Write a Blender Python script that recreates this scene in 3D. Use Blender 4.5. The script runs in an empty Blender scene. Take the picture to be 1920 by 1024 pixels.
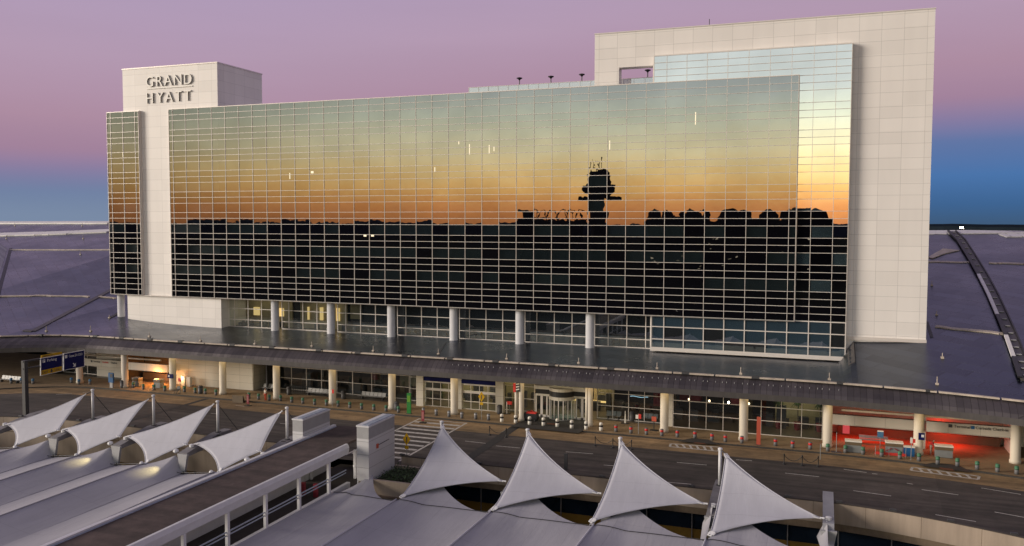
import bpy, math, random
from mathutils import Vector, Matrix
random.seed(7)
S = bpy.context.scene
COL = S.collection
R = math.radians

# ------------------------------------------------------------------ camera (solved from the facade's vanishing points)
FPX, CY, PITCH, YAW, ROLL, CAMZ = 1580.5, 503.2, R(3.133), R(20.01), R(.125), 24.0
_f = Vector((-math.sin(YAW)*math.cos(PITCH), math.cos(YAW)*math.cos(PITCH), -math.sin(PITCH)))
_r = Vector((math.cos(YAW), math.sin(YAW), 0)); _u = _r.cross(_f)
RT = math.cos(ROLL)*_r + math.sin(ROLL)*_u; UP = math.cos(ROLL)*_u - math.sin(ROLL)*_r
POS = Vector((0, 0, CAMZ))
cd = bpy.data.cameras.new('camera'); cam = bpy.data.objects.new('camera', cd); COL.objects.link(cam)
cd.sensor_width = 36; cd.lens = FPX/1920*36; cd.shift_y = -(512-CY)/1920; cd.clip_end = 9000; cd.clip_start = .5
m = Matrix((RT, UP, -_f)).transposed().to_4x4(); m.translation = POS; cam.matrix_world = m
S.camera = cam
def ray(x, y): return _f + RT*((x-960)/FPX) + UP*((CY-y)/FPX)
def atz(x, y, z=0.0):
    d = ray(x, y); return POS + d*((z-CAMZ)/d.z)
def aty(x, y, Y):
    d = ray(x, y); return POS + d*(Y/d.y)

# ------------------------------------------------------------------ helpers
class MB:
    def __init__(s): s.v=[]; s.f=[]; s.m=[]; s.mi=0
    def add(s, vs, fs):
        n=len(s.v); s.v += [tuple(p) for p in vs]
        for f in fs: s.f.append([i+n for i in f]); s.m.append(s.mi)
        return s
    def box(s, x0,x1,y0,y1,z0,z1):
        return s.add([(x0,y0,z0),(x1,y0,z0),(x1,y1,z0),(x0,y1,z0),(x0,y0,z1),(x1,y0,z1),(x1,y1,z1),(x0,y1,z1)],
          [(3,2,1,0),(4,5,6,7),(0,1,5,4),(1,2,6,5),(2,3,7,6),(3,0,4,7)])
    def quad(s,*p): return s.add(p,[tuple(range(len(p)))])
    def prism(s, base, z0, z1):          # polygon in plan, extruded
        n=len(base)
        vs=[(p[0],p[1],z0) for p in base]+[(p[0],p[1],z1) for p in base]
        fs=[tuple(range(n-1,-1,-1)), tuple(range(n,2*n))]+[(i,(i+1)%n,n+(i+1)%n,n+i) for i in range(n)]
        return s.add(vs,fs)
    def extr(s, poly, d):               # 3d polygon extruded by vector d
        n=len(poly); d=Vector(d)
        vs=[Vector(p) for p in poly]+[Vector(p)+d for p in poly]
        return s.add(vs,[tuple(range(n-1,-1,-1)),tuple(range(n,2*n))]+[(i,(i+1)%n,n+(i+1)%n,n+i) for i in range(n)])
    def lathe(s, c, prof, n=16):
        vs=[]; fs=[]
        for r,z in prof:
            for k in range(n):
                a=2*math.pi*k/n; vs.append((c[0]+r*math.cos(a), c[1]+r*math.sin(a), c[2]+z))
        for j in range(len(prof)-1):
            for k in range(n): fs.append((j*n+k, j*n+(k+1)%n, (j+1)*n+(k+1)%n, (j+1)*n+k))
        fs.append(tuple(range(n-1,-1,-1))); fs.append(tuple((len(prof)-1)*n+k for k in range(n)))
        return s.add(vs,fs)
    def tube(s, path, r, n=8, r2=None):
        P=[Vector(p) for p in path]; vs=[]; fs=[]; L=len(P)
        for i,p in enumerate(P):
            t=(P[min(i+1,L-1)]-P[max(i-1,0)]).normalized()
            a=t.cross(Vector((0,0,1)));
            if a.length<1e-3: a=t.cross(Vector((1,0,0)))
            a.normalize(); b=t.cross(a)
            rr=r if r2 is None else r+(r2-r)*i/max(1,L-1)
            for k in range(n):
                q=2*math.pi*k/n; vs.append(p+a*(rr*math.cos(q))+b*(rr*math.sin(q)))
        for j in range(L-1):
            for k in range(n): fs.append((j*n+k,(j+1)*n+k,(j+1)*n+(k+1)%n,j*n+(k+1)%n))
        fs.append(tuple(range(n))); fs.append(tuple((L-1)*n+k for k in range(n-1,-1,-1)))
        return s.add(vs,fs)
    def bar(s, p, q, w, h=None):        # square bar
        p=Vector(p); q=Vector(q); h=h or w; t=(q-p).normalized()
        a=t.cross(Vector((0,0,1)))
        if a.length<1e-3: a=Vector((1,0,0))
        a.normalize(); b=a.cross(t)
        c=[a*(w/2)+b*(h/2), -a*(w/2)+b*(h/2), -a*(w/2)-b*(h/2), a*(w/2)-b*(h/2)]
        return s.add([p+k for k in c]+[q+k for k in c],[(0,1,2,3),(7,6,5,4),(0,4,5,1),(1,5,6,2),(2,6,7,3),(3,7,4,0)])
    def grid(s, fn, nu, nv):
        vs=[fn(i/nu,j/nv) for j in range(nv+1) for i in range(nu+1)]
        return s.add(vs,[(j*(nu+1)+i, j*(nu+1)+i+1, (j+1)*(nu+1)+i+1, (j+1)*(nu+1)+i) for j in range(nv) for i in range(nu)])
    def build(s, name, mat, parent=None, smooth=False, **k):
        off=Vector((0,0,0)); p=parent
        while p is not None: off += p.location; p=p.parent
        me=bpy.data.meshes.new(name); me.from_pydata([tuple(Vector(q)-off) for q in s.v],[],s.f)
        mats=mat if isinstance(mat,(list,tuple)) else [mat]
        for q in mats: me.materials.append(q)
        for i,pl in enumerate(me.polygons): pl.material_index=s.m[i]; pl.use_smooth=smooth
        me.update()
        o=bpy.data.objects.new(name,me); COL.objects.link(o)
        if parent is not None: o.parent=parent
        for a,b in k.items(): o[a]=b
        return o
def pieces(name,mt,parent,boxes):
    for b in boxes: MB().box(*b).build(name,mt,parent)
def tag(o,label,cat,group=None):
    o['label']=label; o['category']=cat
    if group: o['group']=group
    return o
def thing(name,label,cat,loc=(0,0,0),group=None):
    o=bpy.data.objects.new(name,None); o.empty_display_size=.3; COL.objects.link(o); o.location=loc
    return tag(o,label,cat,group)
def tree(o):
    return [c for c in bpy.data.objects if c.parent is o]
def copy_tree(o, kids, parent=None):
    c=o.copy(); COL.objects.link(c)
    if parent is not None: c.parent=parent; c.matrix_parent_inverse.identity()
    for ch in kids.get(o.name,[]): copy_tree(ch,kids,c)
    return c
def kidmap(o,d=None):
    d={} if d is None else d; d[o.name]=tree(o)
    for c in d[o.name]: kidmap(c,d)
    return d
ORD='first second third fourth fifth sixth seventh eighth ninth tenth eleventh twelfth thirteenth fourteenth fifteenth sixteenth seventeenth eighteenth nineteenth twentieth'.split()
def ordi(i): return ORD[i] if i<20 else 'twenty '+ORD[i-20]

# ------------------------------------------------------------------ materials
def mat(name):
    m=bpy.data.materials.new(name); m.use_nodes=True; nt=m.node_tree
    return m, nt, nt.nodes['Principled BSDF']
def N(nt,t,**k):
    n=nt.nodes.new(t)
    for a,b in k.items():
        if hasattr(n,a): setattr(n,a,b)
        else: n.inputs[a].default_value=b
    return n
def simple(name,col,rough=.6,metal=0,var=.12,scale=1.5,bump=0,spec=.5,streak=False,emit=None,es=0):
    m,nt,b=mat(name); L=nt.links
    b.inputs['Roughness'].default_value=rough; b.inputs['Metallic'].default_value=metal
    b.inputs['Specular IOR Level'].default_value=spec
    if var>0:
        g=N(nt,'ShaderNodeNewGeometry')
        mp=N(nt,'ShaderNodeMapping'); L.new(g.outputs['Position'],mp.inputs[0])
        if streak: mp.inputs['Scale'].default_value=(1,1,.12)
        no=N(nt,'ShaderNodeTexNoise'); no.inputs['Scale'].default_value=scale; no.inputs['Detail'].default_value=6; no.inputs['Roughness'].default_value=.65
        L.new(mp.outputs[0],no.inputs['Vector'])
        r=N(nt,'ShaderNodeValToRGB'); r.color_ramp.elements[0].position=.3; r.color_ramp.elements[1].position=.72
        r.color_ramp.elements[0].color=tuple(c*(1-var) for c in col)+(1,); r.color_ramp.elements[1].color=tuple(min(1,c*(1+var*.6)) for c in col)+(1,)
        L.new(no.outputs['Fac'],r.inputs[0]); L.new(r.outputs[0],b.inputs['Base Color'])
        if bump:
            bp=N(nt,'ShaderNodeBump'); bp.inputs['Strength'].default_value=bump; bp.inputs['Distance'].default_value=.02
            n2=N(nt,'ShaderNodeTexNoise'); n2.inputs['Scale'].default_value=scale*12; L.new(g.outputs['Position'],n2.inputs['Vector'])
            L.new(n2.outputs['Fac'],bp.inputs['Height']); L.new(bp.outputs[0],b.inputs['Normal'])
    else: b.inputs['Base Color'].default_value=tuple(col)+(1,)
    if emit: b.inputs['Emission Color'].default_value=tuple(emit)+(1,); b.inputs['Emission Strength'].default_value=es
    return m
def wear(m,amount=.45):
    nt=m.node_tree; L=nt.links; b=nt.nodes['Principled BSDF']; src=b.inputs['Base Color'].links[0].from_socket
    g=N(nt,'ShaderNodeNewGeometry'); mp=N(nt,'ShaderNodeMapping'); mp.inputs['Scale'].default_value=(.035,.9,1); L.new(g.outputs['Position'],mp.inputs[0])
    n1=N(nt,'ShaderNodeTexNoise'); n1.inputs['Scale'].default_value=1.3; n1.inputs['Detail'].default_value=5; L.new(mp.outputs[0],n1.inputs['Vector'])
    vo=N(nt,'ShaderNodeTexVoronoi'); vo.inputs['Scale'].default_value=.09; L.new(g.outputs['Position'],vo.inputs['Vector'])
    n2=N(nt,'ShaderNodeTexNoise'); n2.inputs['Scale'].default_value=.9; n2.inputs['Detail'].default_value=7; n2.inputs['Roughness'].default_value=.75; L.new(g.outputs['Position'],n2.inputs['Vector'])
    def rg(v,a,c,d,e): r=N(nt,'ShaderNodeMapRange'); r.inputs[1].default_value=a; r.inputs[2].default_value=c; r.inputs[3].default_value=d; r.inputs[4].default_value=e; L.new(v,r.inputs[0]); return r.outputs[0]
    a=rg(n1.outputs['Fac'],.35,.68,1-amount,1.12); c=rg(n2.outputs['Fac'],.32,.5,.72,1.0); sp=N(nt,'ShaderNodeSeparateXYZ'); L.new(vo.outputs['Color'],sp.inputs[0]); d=rg(sp.outputs[0],0,1,.84,1.1)
    mm=nt.nodes.new('ShaderNodeMath'); mm.operation='MULTIPLY'; L.new(a,mm.inputs[0]); L.new(c,mm.inputs[1]); m2=nt.nodes.new('ShaderNodeMath'); m2.operation='MULTIPLY'; L.new(mm.outputs[0],m2.inputs[0]); L.new(d,m2.inputs[1])
    mx=N(nt,'ShaderNodeMix'); mx.data_type='RGBA'; mx.blend_type='MULTIPLY'; mx.inputs[0].default_value=1; L.new(src,mx.inputs[6]); L.new(m2.outputs[0],mx.inputs[7]); L.new(mx.outputs[2],b.inputs['Base Color'])
def math_n(nt,op,a,b=None):
    n=nt.nodes.new('ShaderNodeMath'); n.operation=op
    for i,x in enumerate((a,b)):
        if x is None: continue
        if isinstance(x,(int,float)): n.inputs[i].default_value=x
        else: nt.links.new(x,n.inputs[i])
    return n.outputs[0]
def panels(name,col,pu,pv,ou=0,ov=0,w=.035,alt=None,axis='X',rough=.5,dark=.55,var=.07):
    """metal / stone panels with joints, laid out in world metres; joint rows alternate alt/pv-alt"""
    m,nt,b=mat(name); L=nt.links
    g=N(nt,'ShaderNodeNewGeometry'); sx=N(nt,'ShaderNodeSeparateXYZ'); L.new(g.outputs['Position'],sx.inputs[0])
    nn=N(nt,'ShaderNodeSeparateXYZ'); L.new(g.outputs['True Normal'],nn.inputs[0])
    # along-wall coordinate: x on walls facing y, y on walls facing x
    fx=math_n(nt,'GREATER_THAN',math_n(nt,'ABSOLUTE',nn.outputs['X']),.7)
    mixu=N(nt,'ShaderNodeMix'); mixu.data_type='FLOAT'; L.new(fx,mixu.inputs[0]); L.new(sx.outputs['X'],mixu.inputs[2]); L.new(sx.outputs['Y'],mixu.inputs[3])
    def line(c,p,o,wd):
        t=math_n(nt,'SUBTRACT',c,o); t=math_n(nt,'DIVIDE',t,p); t=math_n(nt,'FRACT',t); t=math_n(nt,'MULTIPLY',t,p)
        return math_n(nt,'LESS_THAN',t,wd)
    lu=line(mixu.outputs[0],pu,ou,w); lv=line(sx.outputs['Z'],pv,ov,w)
    j=math_n(nt,'MAXIMUM',lu,lv)
    if alt: j=math_n(nt,'MAXIMUM',j,line(sx.outputs['Z'],pv,ov+alt,w))
    # per-panel tone and soft stains
    cu=math_n(nt,'FLOOR',math_n(nt,'DIVIDE',math_n(nt,'SUBTRACT',mixu.outputs[0],ou),pu)); cv=math_n(nt,'FLOOR',math_n(nt,'DIVIDE',math_n(nt,'SUBTRACT',sx.outputs['Z'],ov),pv/2 if alt else pv))
    cb=N(nt,'ShaderNodeCombineXYZ'); L.new(cu,cb.inputs[0]); L.new(cv,cb.inputs[1])
    wn=N(nt,'ShaderNodeTexWhiteNoise'); L.new(cb.outputs[0],wn.inputs['Vector'])
    no=N(nt,'ShaderNodeTexNoise'); no.inputs['Scale'].default_value=.5; no.inputs['Detail'].default_value=7
    mp=N(nt,'ShaderNodeMapping'); mp.inputs['Scale'].default_value=(1.4,1.4,.18); L.new(g.outputs['Position'],mp.inputs[0]); L.new(mp.outputs[0],no.inputs['Vector'])
    v=math_n(nt,'ADD',math_n(nt,'MULTIPLY',wn.outputs['Value'],var),math_n(nt,'MULTIPLY',no.outputs['Fac'],var*1.6))
    v=math_n(nt,'SUBTRACT',1.0,v)
    v=math_n(nt,'MULTIPLY',v,math_n(nt,'SUBTRACT',1.0,math_n(nt,'MULTIPLY',j,1-dark)))
    mx=N(nt,'ShaderNodeMix'); mx.data_type='RGBA'; mx.blend_type='MULTIPLY'; mx.inputs[0].default_value=1
    mx.inputs[6].default_value=tuple(col)+(1,); L.new(v,mx.inputs[7]); L.new(mx.outputs[2],b.inputs['Base Color'])
    b.inputs['Roughness'].default_value=rough
    return m
def mirror_glass(name,refl,base,trans=0.,wob=.002,rough=.004,curt=None):
    m=bpy.data.materials.new(name); m.use_nodes=True; nt=m.node_tree; L=nt.links; nt.nodes.clear()
    out=N(nt,'ShaderNodeOutputMaterial'); gl=N(nt,'ShaderNodeBsdfGlossy'); gl.inputs['Roughness'].default_value=rough; gl.inputs['Color'].default_value=(1,1,1,1)
    df=N(nt,'ShaderNodeBsdfDiffuse'); df.inputs['Color'].default_value=tuple(base)+(1,)
    g=N(nt,'ShaderNodeNewGeometry'); no=N(nt,'ShaderNodeTexNoise'); no.inputs['Scale'].default_value=.8; no.inputs['Detail'].default_value=1.5
    L.new(g.outputs['Position'],no.inputs['Vector'])
    bp=N(nt,'ShaderNodeBump'); bp.inputs['Strength'].default_value=1; bp.inputs['Distance'].default_value=wob; L.new(no.outputs['Fac'],bp.inputs['Height']); L.new(bp.outputs[0],gl.inputs['Normal'])
    under=df.outputs[0]
    if trans>0:
        tr=N(nt,'ShaderNodeBsdfTransparent'); tr.inputs['Color'].default_value=(.8,.9,.95,1)
        m1=N(nt,'ShaderNodeMixShader'); m1.inputs[0].default_value=trans; L.new(df.outputs[0],m1.inputs[1]); L.new(tr.outputs[0],m1.inputs[2]); under=m1.outputs[0]
    mx=N(nt,'ShaderNodeMixShader'); mx.inputs[0].default_value=refl; L.new(under,mx.inputs[1]); L.new(gl.outputs[0],mx.inputs[2]); L.new(mx.outputs[0],out.inputs[0])
    # reflectance wanders a little over the facade, as coated glass does
    n3=N(nt,'ShaderNodeTexNoise'); n3.inputs['Scale'].default_value=.15; n3.inputs['Detail'].default_value=4; L.new(g.outputs['Position'],n3.inputs['Vector'])
    mr=N(nt,'ShaderNodeMapRange'); mr.inputs[1].default_value=.3; mr.inputs[2].default_value=.7; mr.inputs[3].default_value=refl*.88; mr.inputs[4].default_value=min(1,refl*1.08)
    L.new(n3.outputs['Fac'],mr.inputs[0]); L.new(mr.outputs[0],mx.inputs[0])
    return m
def roof_metal(name,col,rot,pw,ph,rough=.3,metal=.85,seam=.45):
    m,nt,b=mat(name); L=nt.links
    g=N(nt,'ShaderNodeNewGeometry'); mp=N(nt,'ShaderNodeMapping'); mp.inputs['Rotation'].default_value=(0,0,rot); L.new(g.outputs['Position'],mp.inputs[0])
    br=N(nt,'ShaderNodeTexBrick'); br.inputs['Scale'].default_value=1; br.inputs['Brick Width'].default_value=pw; br.inputs['Row Height'].default_value=ph
    br.inputs['Mortar Size'].default_value=.025; br.inputs['Color1'].default_value=(1,1,1,1); br.inputs['Color2'].default_value=(.66,.66,.68,1); br.inputs['Mortar'].default_value=(seam,seam,seam,1)
    L.new(mp.outputs[0],br.inputs['Vector'])
    no=N(nt,'ShaderNodeTexNoise'); no.inputs['Scale'].default_value=.12; no.inputs['Detail'].default_value=8; no.inputs['Roughness'].default_value=.7; L.new(g.outputs['Position'],no.inputs['Vector'])
    mr=N(nt,'ShaderNodeMapRange'); mr.inputs[1].default_value=.3; mr.inputs[2].default_value=.7; mr.inputs[3].default_value=.75; mr.inputs[4].default_value=1.1; L.new(no.outputs['Fac'],mr.inputs[0])
    m1=N(nt,'ShaderNodeMix'); m1.data_type='RGBA'; m1.blend_type='MULTIPLY'; m1.inputs[0].default_value=1; m1.inputs[6].default_value=tuple(col)+(1,); L.new(br.outputs['Color'],m1.inputs[7])
    m2=N(nt,'ShaderNodeMix'); m2.data_type='RGBA'; m2.blend_type='MULTIPLY'; m2.inputs[0].default_value=1; L.new(m1.outputs[2],m2.inputs[6]); L.new(mr.outputs[0],m2.inputs[7])
    L.new(m2.outputs[2],b.inputs['Base Color']); b.inputs['Metallic'].default_value=metal
    r2=N(nt,'ShaderNodeMapRange'); r2.inputs[1].default_value=.3; r2.inputs[2].default_value=.7; r2.inputs[3].default_value=rough*.8; r2.inputs[4].default_value=rough*1.35; L.new(no.outputs['Fac'],r2.inputs[0]); L.new(r2.outputs[0],b.inputs['Roughness'])
    bp=N(nt,'ShaderNodeBump'); bp.inputs['Strength'].default_value=.9; bp.inputs['Distance'].default_value=.05; L.new(br.outputs['Fac'],bp.inputs['Height']); bp.invert=True; L.new(bp.outputs[0],b.inputs['Normal'])
    return m
def emis(name,col,s):
    m=bpy.data.materials.new(name); m.use_nodes=True; nt=m.node_tree; nt.nodes.clear()
    o=N(nt,'ShaderNodeOutputMaterial'); e=N(nt,'ShaderNodeEmission'); e.inputs[0].default_value=tuple(col)+(1,); e.inputs[1].default_value=s; nt.links.new(e.outputs[0],o.inputs[0]); return m

M={}
M['slab']=panels('white_panel',(.90,.86,.825),2.41,2.98,-25.0,.42,.034,alt=1.33,dark=.62)
M['tower']=panels('white_panel_tower',(.90,.86,.825),2.5,3.36,-108.55+.02,.35,.04,alt=1.68,dark=.74)
M['curbwall']=panels('curb_wall_panel',(.62,.58,.50),3.0,1.05,-104,.1,.03,dark=.45)
M['mull']=simple('mullion_metal',(.74,.69,.65),.35,.2,var=.05)
M['glass']=mirror_glass('mirror_glass',.37,(.012,.018,.02),.25)
M['spandrel']=mirror_glass('spandrel_glass',.36,(.004,.004,.006))
M['bglass']=mirror_glass('bright_glass',.74,(.09,.15,.18),.2,wob=.001)
M['bspandrel']=mirror_glass('bright_spandrel',.72,(.004,.004,.006),wob=.001)
M['baseglass']=mirror_glass('base_glass',.16,(.035,.06,.085),.25)
M['baseglass2']=mirror_glass('base_glass_dark',.13,(.02,.022,.025),.1)
M['lobbyglass']=mirror_glass('lobby_glass',.16,(.03,.04,.05),.8,wob=.001)
M['shopglass']=mirror_glass('shop_glass',.10,(.02,.02,.022),.88,wob=.001)
M['curtain']=simple('curtain',(.16,.20,.22),.9,var=.2,scale=.4)
M['black']=simple('black_metal',(.015,.015,.016),.5,var=0)
M['dark']=simple('dark_grey',(.05,.05,.055),.6)
M['roof']=roof_metal('roof_shingle',(.088,.106,.148),R(35),4.2,1.7,seam=.25,metal=1.0,rough=.28)
M['canopy']=roof_metal('canopy_metal',(.135,.12,.125),R(90),30,.62,rough=.42,metal=.7)
M['fascia']=simple('fascia_metal',(.085,.078,.078),.5,.3,var=.2,scale=2,streak=True)
M['soffit']=simple('soffit',(.10,.085,.07),.8)
M['rail']=simple('gutter_beige',(.50,.43,.36),.6,var=.35,scale=.9)
M['flash']=simple('white_flashing',(.72,.70,.70),.5,var=.15)
M['column']=simple('column_cream',(.60,.54,.445),.6,var=.1,scale=.8,streak=True)
M['asphalt']=simple('road_asphalt',(.088,.072,.062),.9,var=.4,scale=.35,bump=.4)
M['conc_lane']=simple('concrete_lane',(.31,.205,.10),.85,var=.35,scale=.5,bump=.3)
M['sidewalk']=simple('sidewalk_concrete',(.26,.18,.10),.85,var=.3,scale=.6,bump=.3)
M['kerb']=simple('kerb_dark',(.05,.045,.04),.8,var=.3)  # mottled dark grey over the kerb's face and top
M['paint']=simple('road_paint',(.55,.52,.47),.8,var=.45,scale=3)
M['ramp']=simple('ramp_dark',(.035,.033,.032),.85,var=.3)
M['tactile']=simple('tactile_red',(.14,.045,.02),.8)
M['concrete']=simple('parapet_concrete',(.36,.29,.23),.85,var=.3,scale=.5,streak=True,bump=.2)
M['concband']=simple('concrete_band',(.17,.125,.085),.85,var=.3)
M['greycon']=simple('grey_concrete',(.22,.21,.22),.85,var=.3,scale=.8)
M['sail']=simple('sail_fabric_old',(.43,.43,.50),.75,var=.07,scale=.35)
def fabric(name,col,su,sv,vert,lw=.035,dark=.8,bump=.25):
    m,nt,b=mat(name); L=nt.links; g=N(nt,'ShaderNodeNewGeometry'); sx=N(nt,'ShaderNodeSeparateXYZ'); L.new(g.outputs['Position'],sx.inputs[0])
    wob=N(nt,'ShaderNodeTexNoise'); wob.inputs['Scale'].default_value=.25; L.new(g.outputs['Position'],wob.inputs['Vector'])
    def ln(c,p): t=math_n(nt,'MULTIPLY',math_n(nt,'FRACT',math_n(nt,'DIVIDE',math_n(nt,'ADD',c,math_n(nt,'MULTIPLY',wob.outputs['Fac'],.5)),p)),p); return math_n(nt,'LESS_THAN',t,lw)
    j=math_n(nt,'MAXIMUM',ln(sx.outputs['X'],su),ln(sx.outputs['Z' if vert else 'Y'],sv))
    mp=N(nt,'ShaderNodeMapping'); mp.inputs['Scale'].default_value=(1.6,.22,.6); L.new(g.outputs['Position'],mp.inputs[0])
    no=N(nt,'ShaderNodeTexNoise'); no.inputs['Scale'].default_value=.9; no.inputs['Detail'].default_value=8; no.inputs['Roughness'].default_value=.7; L.new(mp.outputs[0],no.inputs['Vector'])
    n2=N(nt,'ShaderNodeTexNoise'); n2.inputs['Scale'].default_value=.16; n2.inputs['Detail'].default_value=5; L.new(g.outputs['Position'],n2.inputs['Vector'])
    v=math_n(nt,'ADD',math_n(nt,'MULTIPLY',no.outputs['Fac'],.26),math_n(nt,'MULTIPLY',n2.outputs['Fac'],.34)); v=math_n(nt,'SUBTRACT',1.28,v)
    v=math_n(nt,'MULTIPLY',v,math_n(nt,'SUBTRACT',1.0,math_n(nt,'MULTIPLY',j,1-dark)))
    mx=N(nt,'ShaderNodeMix'); mx.data_type='RGBA'; mx.blend_type='MULTIPLY'; mx.inputs[0].default_value=1; mx.inputs[6].default_value=tuple(col)+(1,); L.new(v,mx.inputs[7]); L.new(mx.outputs[2],b.inputs['Base Color'])
    b.inputs['Roughness'].default_value=.75; bp=N(nt,'ShaderNodeBump'); bp.inputs['Strength'].default_value=bump; bp.inputs['Distance'].default_value=.25; L.new(no.outputs['Fac'],bp.inputs['Height']); L.new(bp.outputs[0],b.inputs['Normal']); return m
M['sail']=fabric('sail_fabric',(.495,.495,.55),40,1.05,True,.03,.9,.12)
M['membrane']=fabric('membrane_fabric',(.385,.38,.415),2.95,7.3,False,.04,.8,.22)
M['white']=simple('white_steel',(.62,.62,.64),.45,var=.08)
M['plate']=simple('white_plate',(.72,.72,.74),.4,var=.05)
M['cable']=simple('dark_cable',(.03,.03,.035),.5,.3,var=0)
M['bridgeroof']=simple('bridge_roof_brown',(.095,.066,.058),.9,var=.45,scale=.7,bump=.3)
M['bridgewhite']=panels('bridge_panel',(.58,.58,.60),60,1.22,0,.15,.03,dark=.35)
M['coping']=simple('blue_grey_coping',(.30,.34,.42),.5,var=.3,scale=3)
M['louvre']=simple('louvre_grey',(.33,.33,.34),.6,var=.1)
M['deck']=simple('deck_dark',(.05,.04,.035),.8)
M['steel']=simple('brushed_steel',(.30,.30,.30),.55,.4,var=.15,scale=4)
M['bollard']=simple('bollard_grey',(.14,.14,.145),.6)
M['green']=simple('bollard_green',(.06,.18,.105),.6); M['red']=simple('band_red',(.60,.03,.03),.5); M['blue']=simple('bollard_blue',(.05,.16,.30),.6)
M['lightgrey']=simple('light_grey',(.35,.35,.36),.6)
M['white_b']=simple('bollard_white',(.74,.70,.62),.6,var=.05); M['rubber']=simple('black_rubber',(.02,.02,.022),.7,var=0)
M['bin']=simple('bin_dark',(.06,.06,.065),.55)
M['totem_green']=simple('totem_green',(.02,.19,.035),.4,var=.1); M['totem_blue']=simple('totem_blue',(.015,.10,.26),.4,var=.1)
M['totem_red']=simple('totem_red',(.48,.09,.05),.5,var=.1); M['maroon']=simple('sign_maroon',(.24,.02,.035),.5,var=.1)
M['sign_yellow']=simple('sign_yellow',(.50,.29,.01),.6,var=.05,spec=.2); M['sign_blue']=simple('sign_blue',(.006,.009,.085),.6,var=.05,spec=.15); M['sign_white']=simple('sign_white',(.72,.72,.72),.5,var=0)
M['sign_red']=simple('sign_red',(.62,.04,.03),.5,var=0); M['wood']=simple('desk_wood',(.14,.10,.06),.5); M['desk']=simple('desk_grey',(.22,.23,.23),.5)
M['banner']=simple('banner_blue',(.02,.12,.26),.7,var=.4,scale=1)
M['shrub']=simple('shrub_leaf',(.025,.055,.012),.7,var=.5,scale=6); M['soil']=simple('soil',(.02,.015,.012),.9)
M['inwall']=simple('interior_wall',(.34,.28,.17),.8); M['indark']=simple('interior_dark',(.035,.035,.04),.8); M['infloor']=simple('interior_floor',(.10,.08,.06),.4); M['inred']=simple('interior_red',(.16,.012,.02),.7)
M['ground']=simple('far_ground',(.008,.009,.008),1,var=.3,scale=.01,spec=0); M['wood_far']=simple('far_trees_hazed',(.018,.026,.036),1,var=.3,scale=.05,spec=0)  # distance haze is mixed into the bluish tree colour
M['far']=simple('far_building',(.006,.006,.007),1,var=0,spec=0)
M['railglass']=mirror_glass('railing_glass',.35,(.5,.52,.5),.45,wob=0)
M['lamp']=emis('lamp_glow',(1,.72,.42),5); M['tube']=emis('lamp_tube',(1,.85,.6),26); M['ice']=emis('screen_glow',(.5,.75,.85),.9); M['gold']=emis('counter_glow',(1,.62,.2),1.3)
M['skin']=simple('skin',(.36,.20,.13),.6,var=0); M['hair']=simple('hair',(.015,.011,.01),.6,var=0); M['cloth_w']=simple('cloth_white',(.62,.55,.46),.8,var=.08); M['cloth_r']=simple('cloth_red',(.45,.06,.02),.8,var=.08); M['cloth_rr']=simple('jacket_red',(.40,.015,.02),.8,var=.08); M['khaki']=simple('khaki',(.40,.30,.24),.8,var=.08)
M['pier']=simple('pier_grey',(.30,.30,.33),.5,var=.15,scale=.7)
M['curveroof']=roof_metal('grey_metal_roof',(.42,.43,.43),0,40,1.6,rough=.5,metal=.5)
M['lowglass']=mirror_glass('low_glass',.12,(.012,.02,.035),0,wob=0); M['lowyellow']=simple('low_yellow',(.20,.12,.015),.7)

wear(M['asphalt'],.5); wear(M['conc_lane'],.4); wear(M['bridgeroof'],.3)
# ------------------------------------------------------------------ the setting: ground, road, pavement
def struct(name,mb,mt,parent=None,smooth=False):
    o=mb.build(name,mt,parent,smooth); o['kind']='structure'; return o
def bend(x,l=-100,ql=.03,r=-2.,qr=.0085,lm=-113,rm=19):
    x=max(lm,min(rm,x)); d=0
    if x<l: d-=ql*(l-x)**2
    if x>r: d-=qr*(x-r)**2
    return d
def Ykerb(x): return 92.35+bend(x,-96,.030,-2,.0062,-113,22)
def Ygut(x): return 95.0+bend(x,-100,.03,-2,.0085,-113,19)
def Yfas(x): return 93.25+bend(x,-96,.022,-2,.0082,-113,19)
def Ypar(x):
    if x>2: t=min(x,60)-2; return 73.2-.11*t-.013*t*t if t<26 else 73.2-.11*26-.013*676-.786*(t-26)
    if x<-80: t=min(-80-x,40); return 73.2-.013*t*t
    return 73.2
XS=[-260,-180,-150,-130]+[-120+2*i for i in range(90)]+[75,100,140]
def strip(fa,fb,z,xs=XS):
    mb=MB()
    for a,b in zip(xs[:-1],xs[1:]): mb.quad((a,fa(a),z),(b,fa(b),z),(b,fb(b),z),(a,fb(a),z))
    return mb
mb=MB(); mb.quad((-6000,-6000,-6.6),(6000,-6000,-6.6),(6000,6000,-6.6),(-6000,6000,-6.6)); struct('ground',mb,M['ground'])
struct('road',strip(lambda x:Ypar(x),lambda x:Ykerb(x)+.3,0),M['asphalt'])
struct('concrete_lane',strip(lambda x:Ykerb(x)-4.3,lambda x:Ykerb(x)-.02,.004),M['conc_lane'])
mb=MB()
for a,b in zip(XS[:-1],XS[1:]):
    mb.quad((a,Ykerb(a),.0),(b,Ykerb(b),.0),(b,Ykerb(b),.146),(a,Ykerb(a),.146)); mb.quad((a,Ykerb(a),.146),(b,Ykerb(b),.146),(b,Ykerb(b)+.16,.146),(a,Ykerb(a)+.16,.146))
struct('kerb',mb,M['kerb'])
struct('sidewalk',strip(lambda x:Ykerb(x)+.16,lambda x:112,.15),M['sidewalk'])
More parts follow.
